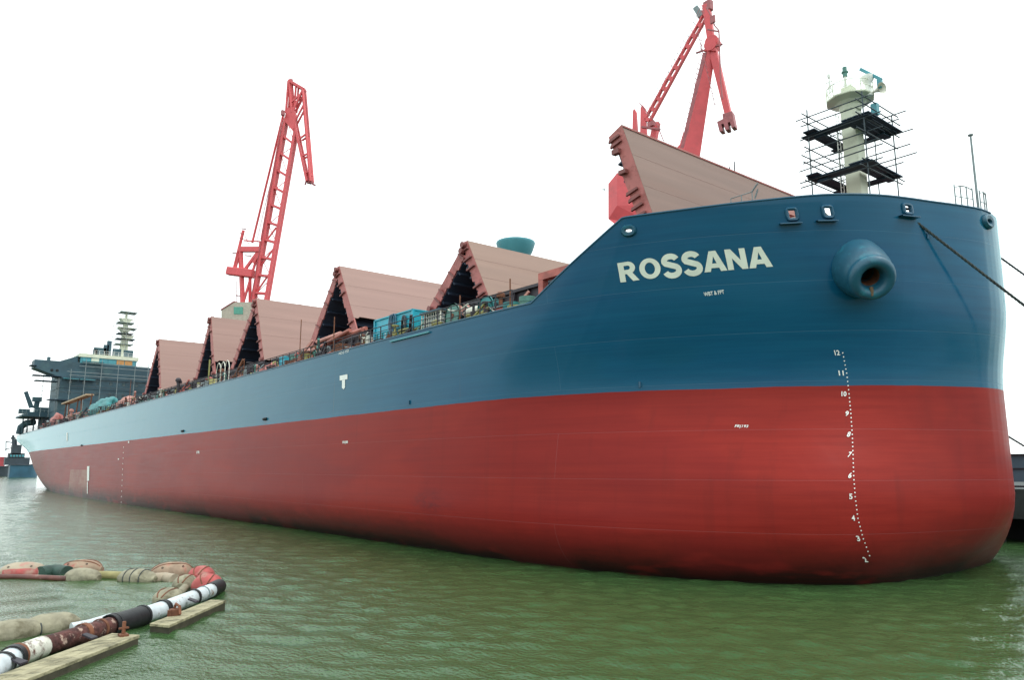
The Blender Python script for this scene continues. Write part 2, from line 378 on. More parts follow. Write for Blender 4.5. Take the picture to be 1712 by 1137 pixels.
def hnormal(c, z):
    a = hull(c + .05, z) - hull(c - .05, z); b = hull(c, z + .05) - hull(c, z - .05)
    n = a.cross(b).normalized()
    return n if n.y < 0 or (abs(n.y) < .2 and n.x > 0) else -n

# openings in the bulwark: pixel box -> exponent of the outline
HOLES = []
for x0, y0, x1, y1, ex in ((1316, 349, 1332, 367, 6), (1376, 345, 1391, 363, 6), (1510, 339, 1523, 357, 6), (1043, 379, 1060, 392, 2.2), (1644, 362, 1655, 378, 2)):
    ca, za = pix2hull((x0 + x1) / 2, (y0 + y1) / 2); cl, _ = pix2hull(x0, (y0 + y1) / 2); cr, _ = pix2hull(x1, (y0 + y1) / 2)
    _, zt = pix2hull((x0 + x1) / 2, y0); _, zb = pix2hull((x0 + x1) / 2, y1)
    HOLES.append((min(cl, cr), max(cl, cr), min(zt, zb), max(zt, zb), ex))
def grown(h):
    a, b, c, d, _ = h; m = (b - a) * .3; n = min((d - c) * .3, 17.8 - d); return a - m, b + m, c - (d - c) * .3, d + n

ship = empty('cargo_ship', (-135, YC, 0), 'long bulk carrier with blue topsides and red bottom, its pink hatch covers raised', 'ship')

def build_hull():
    cols = set(np.arange(0, NC).astype(float)) | {c_of_x(-25.5, 17), c_of_x(-31, 14.3)}
    ks = {0., .12, .25, .4, .55, .7, .85, 1.}
    for h_ in HOLES:
        c0, c1, z0, z1 = grown(h_)
        cols |= set(np.linspace(c0, c1, 7)); ks |= set((np.linspace(z0, z1, 5) - 13.5) / 4.35)
    cols = sorted(cols); ks = sorted(ks)
    # drop near duplicates that are not hole edges
    hold = {q for h in HOLES for q in np.linspace(grown(h)[0], grown(h)[1], 7)}
    cl = []
    for c in cols:
        if cl and c - cl[-1] < .02:
            if c in hold and cl[-1] not in hold: cl[-1] = c
            elif c in hold: cl.append(c)
            continue
        cl.append(c)
    zs = list(np.arange(-2, 13.5, .5))
    nr = len(zs) + len(ks)
    verts = []; faces = []; idx = {}
    tops = []
    def vid(i, j, side):
        key = (i, j, side)
        if key not in idx:
            c = cl[i]
            if j < len(zs): P = hull(c, zs[j])
            else:
                zt = ztop(hull(c, 15.).x); zt = ztop(hull(c, zt).x); kk = ks[j - len(zs)]; P = hull(c, 13.5 + kk * (zt - 13.5) if zt < 17.85 else 13.5 + kk * 4.35 + (zt - 17.85) * max(0, (kk - .94) / .06))
            if side: P = V((P.x, 2 * YC - P.y, P.z))
            idx[key] = len(verts); verts.append(P)
        return idx[key]
    cells = set()
    holes = []
    for h_ in HOLES:
        c0, c1, z0, z1 = grown(h_); ex = h_[4]
        i0 = min(range(len(cl)), key=lambda i: abs(cl[i] - c0)); i1 = min(range(len(cl)), key=lambda i: abs(cl[i] - c1))
        k0 = (z0 - 13.5) / 4.35; k1 = (z1 - 13.5) / 4.35
        j0 = len(zs) + min(range(len(ks)), key=lambda j: abs(ks[j] - k0)); j1 = len(zs) + min(range(len(ks)), key=lambda j: abs(ks[j] - k1))
        holes.append((i0, i1, j0, j1, ex)); cells |= {(i, j, sd_) for i in range(i0, i1) for j in range(j0, j1) for sd_ in ((0, 1) if len(holes) != 5 else (0,))}
    outl = []
    for side in (0, 1):
        for i in range(len(cl) - 1):
            for j in range(nr - 1):
                if (i, j, side) in cells: continue
                q = (vid(i, j, side), vid(i, j + 1, side), vid(i + 1, j + 1, side), vid(i + 1, j, side))
                faces.append(q if side == 0 else q[::-1])
        for hi, (i0, i1, j0, j1, ex) in enumerate(holes):
            if side and hi == 4: continue
            loop = [(i, j0) for i in range(i0, i1)] + [(i1, j) for j in range(j0, j1)] + [(i, j1) for i in range(i1, i0, -1)] + [(i0, j) for j in range(j1, j0, -1)]
            c0, c1, z0, z1, _ = HOLES[hi]; cm, zm = (c0 + c1) / 2, (z0 + z1) / 2; hc, hz = (c1 - c0) / 2, (z1 - z0) / 2
            inner = []; pts = []
            for (i, j) in loop:
                u = (cl[i] - cm) / hc; w = ((13.5 + ks[j - len(zs)] * 4.35) - zm) / hz
                L = (abs(u) ** ex + abs(w) ** ex) ** (1 / ex); u, w = u / L, w / L
                P = hull(c_of_x(hull(cm + u * hc, zm).x, zm + w * hz), zm + w * hz)
                if side: P = V((P.x, 2 * YC - P.y, P.z))
                inner.append(len(verts)); verts.append(P); pts.append(P)
            if side == 0: outl.append(pts)
            n = len(loop)
            for k in range(n):
                a, b2 = loop[k], loop[(k + 1) % n]; q = (vid(*a, side), vid(*b2, side), inner[(k + 1) % n], inner[k]); faces.append(q)
    # transom
    last = len(cl) - 1
    for j in range(nr - 1): faces.append((vid(last, j, 0), vid(last, j + 1, 0), vid(last, j + 1, 1), vid(last, j, 1)))
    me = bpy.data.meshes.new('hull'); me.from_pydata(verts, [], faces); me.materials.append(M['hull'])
    bm = bmesh.new(); bm.from_mesh(me); bmesh.ops.remove_doubles(bm, verts=bm.verts, dist=.0015); bmesh.ops.recalc_face_normals(bm, faces=bm.faces)
    bm.to_mesh(me); bm.free(); me.shade_smooth(); me.set_sharp_from_angle(angle=R(40))
    o = bpy.data.objects.new('hull', me); COL.objects.link(o); attach(o, ship)
    # decks inside the shell
    d = MB(); e = []
    for c in np.linspace(0, NC - 1, 220):
        P = hull(c, 14.2)
        if P.x < -31: e.append(P)
    for a, b in zip(e, e[1:]):
        d.add([V((a.x, a.y + .03, 14.22)), V((b.x, b.y + .03, 14.22)), V((b.x, 2 * YC - b.y - .03, 14.22)), V((a.x, 2 * YC - a.y - .03, 14.22))], [(0, 1, 2, 3)])
    e = [P for P in (hull(c, 16.4) for c in np.linspace(0, 40, 160)) if P.x > -27.6]
    for a, b in zip(e, e[1:]):
        d.add([V((a.x, a.y + .03, 16.4)), V((b.x, b.y + .03, 16.4)), V((b.x, 2 * YC - b.y - .03, 16.4)), V((a.x, 2 * YC - a.y - .03, 16.4))], [(0, 1, 2, 3)])
    d.span((-27.7, YC - 14.0, 14.2), (-27.5, YC + 14.0, 16.4))
    d.build('deck', M['deck'], ship)
    # rounded coping bar along the upper edge
    t = MB(); pts = []
    for c in np.linspace(0, NC - 1, 400):
        zt = ztop(hull(c, 15).x); zt = ztop(hull(c, zt).x); pts.append(hull(c, zt - .01))
    t.path(pts, .055, 6); t.build('gunwale_bar', M['hullblue'], ship, smooth=40)
    return outl
OUT = build_hull()

# fairleads: frame round each opening, inner sleeve, sill plate
for hi, pts in enumerate(OUT):
    c0, c1, z0, z1, ex = HOLES[hi]; cm, zm = (c0 + c1) / 2, (z0 + z1) / 2; n = hnormal(cm, zm); ctr = hull(cm, zm)
    f = MB(); r = .09 if ex > 3 else .13
    f.path([p + n * .03 for p in pts], r if hi != 4 else .16, 6, closed=True)
    fr = f.build('fairlead', M['anchorblue'] if hi in (3, 4) else M['hullblue'], ship, smooth=60)
    s = MB(); k = len(pts)
    s.add([p for p in pts] + [p - n * .14 for p in pts], [(i, (i + 1) % k, k + (i + 1) % k, k + i) for i in range(k)])
    s.build('sleeve', M['dark'] if hi == 4 else M['hullblue'], fr, smooth=40)
    if ex > 3:
        lp = MB(); dc = (c1 - c0) * .9; a = [hull(cm + t * dc * 2.1, z0 - .13) for t in np.linspace(-1, 1, 9)] if False else [hull(cm + t * dc * 1.25, z0 - .16) for t in np.linspace(-1, 1, 9)]
        lp.add([p for p in a] + [p + n * .30 for p in a] + [p + V((0, 0, -.05)) for p in a] + [p + n * .30 + V((0, 0, -.05)) for p in a],
               [(i, i + 1, 10 + i, 9 + i) for i in range(8)] + [(18 + i, 27 + i, 28 + i, 19 + i) for i in range(8)] + [(9 + i, 10 + i, 28 + i, 27 + i) for i in range(8)])
        lp.build('sill_plate', M['hullblue'], fr)
        rl = MB()
        w = (pts[0] - ctr).length
        tt = (hull(cm + .1, zm) - hull(cm - .1, zm)).normalized()
        if hi == 2:
            rl.beam(ctr - n * .2 - tt * .3 + V((0, 0, .08)), ctr - n * .2 + tt * .3 + V((0, 0, .08)), .09, .09)
            rl.build('roller', M['dark'], fr, smooth=40)
        elif hi == 0:
            rl.box(ctr - n * 1.6 + V((0, 0, .35)), (.7, .7, .5)); rl.build('roller', M['tarp_pink'], fr)
        else:
            rl.beam(ctr - n * .3 - tt * .2 + V((0, 0, -.25)), ctr - n * .3 + tt * .25 + V((0, 0, .2)), .08, .08); rl.build('roller', M['tarp_white'], fr)

# anchor bolster with hawse pipe
ca, za = pix2hull(1437, 450)
n = hnormal(ca, za); base = hull(ca, za); ax = (n + V((.0, -.10, -.46))).normalized()
b = MB()
rs_ = .91
prof = [(-.9, 1.50), (-.3, 1.47), (.2, 1.43), (.7, 1.36), (1.1, 1.27), (1.35, 1.20), (1.45, 1.15), (1.48, 1.15), (1.54, 1.17), (1.68, 1.16), (1.84, 1.10), (1.94, .98), (1.97, .85), (1.94, .72), (1.86, .62), (1.7, .54), (1.4, .48), (.6, .45), (-.6, .45)]
b.lathe([(t_ * .93, r_ * rs_) for t_, r_ in prof], base, ax, 48, caps=False); bol = b.build('anchor_bolster', M['anchorblue'], ship, smooth=50)
h = MB(); h.lathe([(-.62, .400), (1.30, .430), (1.30, .425), (-.62, .39)], base, ax, 32, caps=False)
h.build('hawse_pipe', M['rust'], bol, smooth=40)
h = MB(); h.lathe([(-.40, .40), (-.38, .40)], base, ax, 32); h.build('hawse_hole', M['dark'], bol)
# notch worn in the lower lip
dn = (V((0, 0, -1)) - ax * V((0, 0, -1)).dot(ax)).normalized()
h = MB(); h.path([base + ax * 1.60 + dn * .44, base + ax * 1.75 + dn * .58, base + ax * 1.825 + dn * .78], lambda t: .10 - .05 * t, 8); h.build('rust_notch', M['notch'], bol, smooth=50)

# ------------------------------------------------------------------ lettering and marks on the shell
def text_mesh(body, offset=0., res=4):
    cu = bpy.data.curves.new('txt', 'FONT'); cu.body = body; cu.offset = offset; cu.resolution_u = res; cu.fill_mode = 'FRONT'
    ob = bpy.data.objects.new('txt', cu); COL.objects.link(ob); bpy.context.view_layer.update()
    dg = bpy.context.evaluated_depsgraph_get(); me = bpy.data.meshes.new_from_object(ob.evaluated_get(dg))
    v = np.array([q.co[:2] for q in me.vertices]); f = [tuple(p.vertices) for p in me.polygons]
    bpy.data.objects.remove(ob); bpy.data.curves.remove(cu); bpy.data.meshes.remove(me); return v, f
def wrap(v, f, name, p0, p1, height, parent, m, off=.025, z_drop=None):
    """lay flat shapes (x 0..1 across, y in cap heights) on the shell between photo pixels p0 and p1 of the base line"""
    c0, z0 = pix2hull(*p0); c1, z1 = pix2hull(*p1); zm = (z0 + z1) / 2
    cs = np.linspace(c0, c1, 60); P = [hull(c, zm) for c in cs]; s = np.concatenate([[0], np.cumsum([(P[i + 1] - P[i]).length for i in range(59)])])
    out = []
    for x, y in v:
        c = float(np.interp(x * s[-1], s, cs)) if 0 <= x <= 1 else (c0 + (c1 - c0) * x)
        z = z0 + (z1 - z0) * x + y * height; c = c_of_x(hull(c, zm).x, z); out.append(hull(c, z) + hnormal(c, z) * off)
    k = MB(); k.add(out, f); o = k.build(name, m, parent); return o, s[-1]
def norm_text(v):
    v = v.copy(); v[:, 0] -= v[:, 0].min(); v[:, 1] -= v[:, 1].min(); w, h = v[:, 0].max(), v[:, 1].max(); v[:, 0] /= w; v[:, 1] /= h; return v, w / h

def bold_letters(word):
    """heavy grotesque capitals drawn as polygons with holes; units of cap height"""
    def arc(cx, cy, rx, ry, a0, a1, n): return [(cx + rx * math.cos(R(a0 + (a1 - a0) * i / n)), cy + ry * math.sin(R(a0 + (a1 - a0) * i / n))) for i in range(n + 1)]
    def strip(a, b, closed=False):
        n = len(a); vs = a + b; k = n if closed else n - 1
        return vs, [(i, (i + 1) % n, n + (i + 1) % n, n + i) for i in range(k)]
    def S():
        # spine of the S with constant weight, flattened terminals
        c = arc(.46, .735, .315, .235, 18, 250, 20) ; c2 = arc(.46, .262, .335, .250, 80, -165, 20)
        spine = c[:-4] + c2[3:]
        sp = [V((x, y)) for x, y in spine]; L, Rr = [], []
        for i, p in enumerate(sp):
            d = (sp[min(i + 1, len(sp) - 1)] - sp[max(i - 1, 0)]).normalized(); nn = V((-d.y, d.x)); w = .142
            L.append(tuple(p + nn * w)); Rr.append(tuple(p - nn * w))
        vs, fs = strip(L, Rr); return vs, fs, .92
    def O():
        a = arc(.53, .5, .53, .52, 0, 360, 40)[:-1]; b = arc(.53, .5, .255, .30, 0, 360, 40)[:-1]
        vs, fs = strip(a, b, True); return vs, fs, 1.06
    def A():
        vs = [(0, 0), (.30, 0), (.36, .17), (.72, .17), (.78, 0), (1.08, 0), (.70, 1), (.38, 1), (.435, .39), (.645, .39), (.54, .74)]
        fs = [(0, 1, 2, 8, 7), (8, 10, 6, 7), (10, 9, 3, 4, 5, 6), (2, 3, 9, 8)]
        fs = [(0, 1, 2, 8), (0, 8, 7), (7, 8, 10), (7, 10, 6), (6, 10, 9), (6, 9, 5), (9, 3, 5), (3, 4, 5), (2, 3, 9, 8)]
        return vs, fs, 1.08
    def Nn():
        vs = [(0, 0), (.27, 0), (.27, .56), (.66, 0), (.93, 0), (.93, 1), (.66, 1), (.66, .44), (.27, 1), (0, 1)]
        return vs, [(0, 1, 2, 9), (2, 8, 9), (2, 3, 7, 8), (3, 4, 7), (4, 5, 6, 7)], .93
    def Rl():
        vs = [(0, 0), (.30, 0), (.30, 1), (0, 1)]; fs = [(0, 1, 2, 3)]
        o = arc(.52, .69, .36, .31, 90, -90, 18); i = arc(.50, .70, .115, .105, 90, -90, 18)
        o = [(.30, 1)] + o + [(.30, .38)]; i = [(.30, .805)] + i + [(.30, .595)]
        v2, f2 = strip(o, i); k = len(vs); vs = vs + v2; fs = fs + [tuple(q + k for q in f) for f in f2]
        k = len(vs); vs = vs + [(.36, .44), (.66, 0), (1.0, 0), (.70, .42)]; fs = fs + [(k, k + 1, k + 2, k + 3)]
        return vs, fs, 1.0
    G = {'R': Rl, 'O': O, 'S': S, 'A': A, 'N': Nn}
    x = 0; av, af = [], []
    for i, ch in enumerate(word):
        vs, fs, w = G[ch](); k = len(av); av += [(px + x, py) for px, py in vs]; af += [tuple(q + k for q in f) for f in fs]
        x += w + (.06 if ch != 'A' else .02) + (.02 if i + 1 < len(word) and word[i + 1] != 'A' else -.01)
    av = np.array(av); av[:, 0] /= av[:, 0].max(); return av, af
v, f = bold_letters('ROSSANA')
name_o, _ = wrap(v, f, 'ship_name', (1036, 472.5), (1294, 445.5), .985, ship, M['lettering'], off=.02)

def small_text(body, p0, p1, height, name, m=None, offset=.0):
    v, f = text_mesh(body, offset); v, _ = norm_text(v); return wrap(v, f, name, p0, p1, height, ship, m or M['marks'])[0]
small_text('WBT & FPT', (1177, 495.5), (1212, 491), .19, 'tank_mark', offset=.015)
small_text('FR|193', (1227, 716.5), (1250, 717), .17, 'frame_mark', offset=.015)
small_text('FR|88', (573, 743.5), (582, 742.8), .26, 'frame_mark', offset=.02)
small_text('FR', (329, 759), (334, 758.6), .3, 'frame_mark', offset=.02)
small_text('NO.3 TST', (567, 593.5), (584, 589), .2, 'tank_mark', offset=.01)

def hull_quad(pix, name, m=None, off=.03):
    k = MB(); P = []
    for q in pix:
        c, z = pix2hull(*q); P.append(hull(c, z) + hnormal(c, z) * off)
    k.add(P, [tuple(range(len(P)))]); return k.build(name, m or M['marks'], ship)
def body_quad(pix, name):
    k = MB(); k.add([onY(x, y, 26.24) for x, y in pix], [tuple(range(len(pix)))]); return k.build(name, M['marks'], ship)
# tug push marks
k = MB()
def hp(q, off=.03):
    c, z = pix2hull(*q); return hull(c, z) + hnormal(c, z) * off
k.add([hp(q) for q in ((568.5, 628.5), (581.5, 626), (581.5, 634), (568.5, 636.5))], [(0, 1, 2, 3)])
k.add([hp(q) for q in ((572.3, 636.2), (577.4, 635.0), (577.4, 648), (575.2, 651), (572.3, 648.8))], [(0, 1, 2, 3, 4)])
k.build('tug_mark', M['marks'], ship)
k = MB(); k.add([onY(*q, 26.25) for q in ((111, 724), (113, 723.6), (113, 737), (111, 737.4))], [(0, 1, 2, 3)]); k.build('tug_mark', M['marks'], ship)
# white vertical bar aft, and load mark at the waterline
body_quad([(145.6, 780), (149.4, 779.6), (149.0, 804), (145.4, 804.6)], 'reference_bar')
body_quad([(145.4, 806), (146.8, 806), (146.6, 826), (145.4, 826)], 'reference_bar')
k = MB()
for a in (((596, 901.5), (607, 903), (607.5, 904.5), (596.3, 903.2)), ((606, 903), (608, 903), (609, 909), (607, 908.6)), ((597, 906), (608, 908.3), (608, 909.6), (597, 907.5))):
    k.add([hp(q) for q in a], [(0, 1, 2, 3)])
k.build('load_mark', M['marks'], ship)
# forward draught marks: numeral and four ticks per metre
DM = [(12, 1406.5, 590), (11, 1413, 624), (10, 1417, 659), (9, 1420, 692), (8, 1422.3, 727), (7, 1423.5, 761), (6, 1424.5, 796), (5, 1427, 831), (4, 1431.5, 867), (3, 1440.5, 901), (2, 1453.5, 936)]
for num, x, y in DM:
    w = 9 if num >= 10 else 6
    v, f = text_mesh(str(num), .028); v, _ = norm_text(v)
    wrap(v, f, 'draught_numeral', (x - 1.5 - w, y + 4), (x - 2, y + 4), .24, ship, M['marks'])
for (n1, xa, ya), (n2, xb, yb) in zip(DM, DM[1:]):
    for t in (0, .2, .4, .6, .8):
        x, y = xa + (xb - xa) * t + 2.2, ya + (yb - ya) * t; s = 1.0
        k = MB(); k.add([hp(q) for q in ((x - s, y - s), (x + s, y - s), (x + s, y + s), (x - s, y + s))], [(0, 1, 2, 3)]); k.build('draught_tick', M['marks'], ship)
# aft draught marks
rnd = random.Random(3)
for i in range(11):
    t = i / 10; x = 206.5 - 4.0 * t; y = 748 + 92 * t
    k = MB(); k.add([onY(*q, 26.24) for q in ((x - .35, y - .9), (x + .45, y - .9), (x + .45, y + .9), (x - .35, y + .9))], [(0, 1, 2, 3)]); k.build('draught_tick', M['marks'], ship)
k = MB(); k.add([onY(*q, 26.24) for q in ((214, 738), (216, 738), (216, 741), (214, 741))], [(0, 1, 2, 3)]); k.build('draught_tick', M['marks'], ship)
k = MB(); k.add([onY(*q, 26.24) for q in ((197, 767), (199, 767), (199, 769), (197, 769))], [(0, 1, 2, 3)]); k.build('draught_tick', M['marks'], ship)
# overboard discharges and eye plates
for px, py in ((306, 721), (137, 745), (444, 701)):
    c, z = pix2hull(px, py); n = hnormal(c, z); P = hull(c, z)
    k = MB(); k.path([P + n * .05 + V((-.35, 0, 0)), P + n * .12, P + n * .03 + V((.35, 0, 0))], .13, 8); k.build('scupper', M['dark'], ship, smooth=50)
for px, py in ((1070, 643), (685, 673), (1550, 395)):
    c, z = pix2hull(px, py); n = hnormal(c, z); P = hull(c, z)
    k = MB(); k.tube(P + n * .06 + V((0, 0, .14)), P + n * .06 - V((0, 0, .14)), .055, 8); k.build('eye_plate', M['hullblue'], ship, smooth=50)
# fender rail strip under the deck edge
k = MB()
k.beam(V((-46, 26.22, 14.0)), V((-41, 26.22, 14.0)), .12, .10); k.build('rubbing_strip', M['vent'], ship)

# ------------------------------------------------------------------ hatch covers
def tent(ridge, front, rear, Y0, Y1, cut, thick=.95, fth=None):
    """two folded panels leaning together: (X, z) of ridge and feet; the ridge runs athwartships from Y0 to Y1"""
    cov = empty('hatch_cover', (ridge[0], (Y0 + Y1) / 2, 14.3)); attach_e(cov)
    for which, foot in (('front', front), ('rear', rear)):
        if foot is None: continue
        sg = 1 if which == 'front' else -1
        top = V((ridge[0] + .35 * sg, 0, ridge[1] - (0 if sg > 0 else .35))); bot = V((foot[0], 0, foot[1])); d = (bot - top); L = d.length; d.normalize()
        nin = V((-d.z, 0, d.x)); nin = nin if nin.x * sg < 0 else -nin   # towards the inside of the fold
        # outer plate with cut-outs along the lower edge (fractions across)
        ow = Y1 - Y0
        outline = [(0, 0), (ow, 0), (ow, L)]
        if cut and which == 'front':
            outline[2] = (ow, L * .90); outline += [(ow * .29, L * .845), (ow * .285, L * .97), (ow * .22, L * .98), (ow * .155, L * .775), (ow * .03, L * .765), (ow * .02, L * .79), (0, L * .79)]
        else: outline += [(0, L)]
        def pt(u, w, h): return V((top.x + d.x * w + nin.x * h, Y0 + u, top.z + d.z * w + nin.z * h))
        k = MB(); k.prism([pt(u, w, 0) for u, w in outline], nin * .06)
        pan = k.build('cover_panel', M['cover_tan'] if ridge[0] > -50 and sg > 0 else M['cover'], cov)
        if sg > 0:
            k = MB()
            for t in (.30, .60): k.beam(pt(.02, L * t, -.004), pt(ow - .02, L * t, -.004), .03, .012, up=nin)
            k.build('weld_seam', M['cover_seam'], pan)
        # underside plate and girders
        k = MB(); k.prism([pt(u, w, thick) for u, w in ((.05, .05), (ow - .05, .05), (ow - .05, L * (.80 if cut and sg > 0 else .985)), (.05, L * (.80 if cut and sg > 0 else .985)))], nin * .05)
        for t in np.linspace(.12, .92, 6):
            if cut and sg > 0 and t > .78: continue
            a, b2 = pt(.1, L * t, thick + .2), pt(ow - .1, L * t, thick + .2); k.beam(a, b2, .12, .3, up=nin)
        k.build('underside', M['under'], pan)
        # side plates with bracket steps
        for u in (0, ow - .12):
            k = MB(); Lx = L * 1.0
            steps = []
            rn = random.Random(int(abs(ridge[0]) * 10) + sg)
            w = .0; prof = [(0, .02)]
            m = 7
            for i in range(m):
                w0, w1 = Lx * i / m, Lx * (i + 1) / m
                prof += [(w0 + .02, thick * (.88 + .12 * (i % 2))), (w1 - .22, thick * (.98 + .10 * (i % 2))), (w1 - .05, thick * .84)]
            prof += [(Lx, thick * .6), (Lx + .05, .02)]
            k.prism([pt(u - .02 if u == 0 else u + .02, a, h) for a, h in prof], (0, .12, 0))
            sp = k.build('side_plate', M['cover_edge'], pan)
            k = MB()
            if u == 0:
                for i in range(m):
                    if rn.random() < .75:
                        w1 = Lx * (i + .75) / m; k = MB()
                        k.prism([pt(-.03, w1 - .10, .14), pt(-.03, w1 - .34, thick * 1.10), pt(-.03, w1 - .22, thick * 1.16), pt(-.03, w1 + .02, .16)], (0, -.16, 0)); k.build('bracket', M['cover_dark'], sp)
                for t in (.02, .97):
                    k = MB(); k.lathe([(-.3, .24), (.0, .24)], pt(-.05, L * t, thick * .45), (0, 1, 0), 14); k.build('hinge_pin', M['cover_dark'], sp)
        # hinge lugs on the ridge edge, wheel and hydraulic lug at the foot
        k = MB()
        for t in np.linspace(.01, .99, 5): k = MB(); k.box(pt(ow * t, .05, thick * .4), (.5, .35, .5)); k.build('hinge', M['cover_edge'], pan)
    return cov
def attach_e(o):
    loc = o.location.copy(); o.parent = ship; o.matrix_parent_inverse = WORLD[ship.name].inverted(); WORLD[o.name] = Matrix.Translation(loc)
YE = 31.6
TENTS = [
    ((-45.7, 22.4), (-42.3, 17.0), (-50.6, 18.0), 32.3, 52.6, False),
    ((-66.1, 24.6), (-61.4, 17.4), (-72.3, 17.2), YE, 53.2, True),
    ((-88.0, 25.2), (-84.1, 17.4), (-95.5, 17.4), YE, 53.2, False),
    ((-104.8, 25.6), (-101.2, 17.4), (-110.0, 17.4), YE, 53.2, True),
    ((-131.4, 26.0), (-127.3, 17.4), (-138.0, 17.4), YE, 53.2, False)]
for t in TENTS: tent(*t)
# single upright panel on the forward hatch
def upright():
    cov = empty('hatch_cover', (-28, YC, 14.3)); attach_e(cov)
    top = V((-29.3, 0, 25.9)); bot = V((-26.6, 0, 18.2)); d = bot - top; L = d.length; d.normalize(); nin = V((-abs(d.z), 0, -abs(d.x)))
    Y0, Y1 = 32.3, 51.6; ow = Y1 - Y0
    def pt(u, w, h): return V((top.x + d.x * w + nin.x * h, Y0 + u, top.z + d.z * w + nin.z * h))
    k = MB(); k.prism([pt(0, 0, 0), pt(ow, 0, 0), pt(ow, L, 0), pt(0, L, 0)], nin * .06); pan = k.build('cover_panel', M['cover_brown'], cov)
    k = MB()
    for t in (.28, .56, .84): k.beam(pt(.02, L * t, -.004), pt(ow - .02, L * t, -.004), .025, .012, up=nin)
    k.build('weld_seam', M['cover_seam'], pan)
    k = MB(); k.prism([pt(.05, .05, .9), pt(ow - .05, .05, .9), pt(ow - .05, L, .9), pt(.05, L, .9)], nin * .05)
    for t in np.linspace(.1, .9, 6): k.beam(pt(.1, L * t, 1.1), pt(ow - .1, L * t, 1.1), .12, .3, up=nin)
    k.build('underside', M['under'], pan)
    for u in (1.5, ow / 2, ow - 1.5):
        q = pt(u, L, .3); k = MB(); k.beam((q.x, q.y, 16.4), q, .35, .35); k.build('support_leg', M['cover_edge'], cov)
    k = MB(); T = 1.15
    prof = [(0, 0), (.05, T), (1.35, T * .98), (1.5, T * .55), (1.75, T * .5), (2.9, T * .62), (3.0, T * 1.0), (3.3, T * 1.05), (L, T * .9), (L, 0)]
    prof = [(0, .02), (.05, T * 1.05), (1.45, T * .98), (1.55, T * .72), (2.9, T * .76), (3.05, T * .98), (L, T * .86), (L, .02)]
    k.prism([pt(-.02, a, h) for a, h in prof], (0, .14, 0)); sp = k.build('side_plate', M['cover_edge'], pan)
    for w in (.5, .9, 4.5, 5.0, 5.6, 6.2): k = MB(); k.prism([pt(-.03, w, .35), pt(-.03, w - .12, T), pt(-.03, w + .06, T * 1.1), pt(-.03, w + .14, .35)], (0, -.14, 0)); k.build('bracket', M['cover_dark'], sp)
    for w, q in ((1.45, .3), (3.0, .25)): k = MB(); k.box(pt(-.1, w, T * .8), (.55, .35, q)); k.build('bracket', M['cover_dark'], sp)
    k = MB()
    for t in np.linspace(.02, .98, 14): k.box(pt(ow * t, -.04, .3), (.25, .3, .12))
    k.beam(pt(0, .18, -.05), pt(ow, .18, -.05), .05, .08); k.build('hinge', M['cover_edge'], pan)
upright()
# coamings under the covers
for x0, x1 in ((-54, -33), (-80, -58), (-100, -82.5), (-122, -100.6), (-148, -125), (-176, -152), (-203, -182)):
    k = MB(); k.span((x0, YE - .5, 14.22), (x1, YE - .3, 16.9)); k.span((x0, 53.4, 14.22), (x1, 53.6, 16.9)); k.span((x0, YE - .3, 14.22), (x0 + .2, 53.4, 16.9)); k.span((x1 - .2, YE - .3, 14.22), (x1, 53.4, 16.9))
    k.span((x0, YE - .75, 16.75), (x1, YE - .3, 16.95))
    co = k.build('hatch_coaming', M['coaming'], ship)
    k = MB()
    for x in np.arange(x0 + .6, x1, 1.4): k = MB(); k.prism([(x, YE - .5, 14.22), (x, YE - 1.0, 14.22), (x, YE - .7, 16.75), (x, YE - .5, 16.75)], (.06, 0, 0)); k.build('coaming_bracket', M['coaming'], co)
# handle ring plate on the second cover
k = MB(); P = onP(886, 440, (-45.7, 32, 22.4), V((5.4, 0, 3.4)))
e1 = V((0, 1, 0)); e2 = V((-3.4, 0, 5.4)).normalized(); nn = V((5.4, 0, 3.4)).normalized()
k.path([P + nn * .05 + (e1 * math.cos(a) + e2 * math.sin(a)) * .5 for a in np.linspace(-.6, 2.2, 12)], .05, 6); k.build('lifting_ring', M['crane_dark'], ship, smooth=50)

# crossbar frame at the break of the forecastle
k = MB(); A = onY(908, 466, 29.5); x0 = A.x
k.beam((x0, 29.5, 14.2), (x0, 29.5, A.z), .42, .42); k.beam((x0 - .2, 29.5, A.z + .1), (x0 + 4.2, 29.5, A.z + .1), .45, .45); k.beam((x0 + 4.0, 29.5, 14.2), (x0 + 4.0, 29.5, A.z - .12), .42, .42)
k.build('gallows_frame', M['machine_red'], ship)
# round ventilator head behind the second cover
k = MB(); c = onY(862, 408, 40); c.z -= .05; kx = 3.0 / 56
k.lathe([(-6, .9), (-1.6, .9), (-1.15, 1.15), (-.7, 1.45), (-.25, 1.6), (0, 1.68), (.12, 1.70), (.2, 1.66), (.22, 1.2)], c, (0, 0, 1), 36)
ve = k.build('ventilator_head', M['vent'], ship, smooth=40)
k = MB(); k.lathe([(-11, .55), (-6, .55)], c, (0, 0, 1), 16); k.build('ventilator_post', M['vent'], ve, smooth=40)

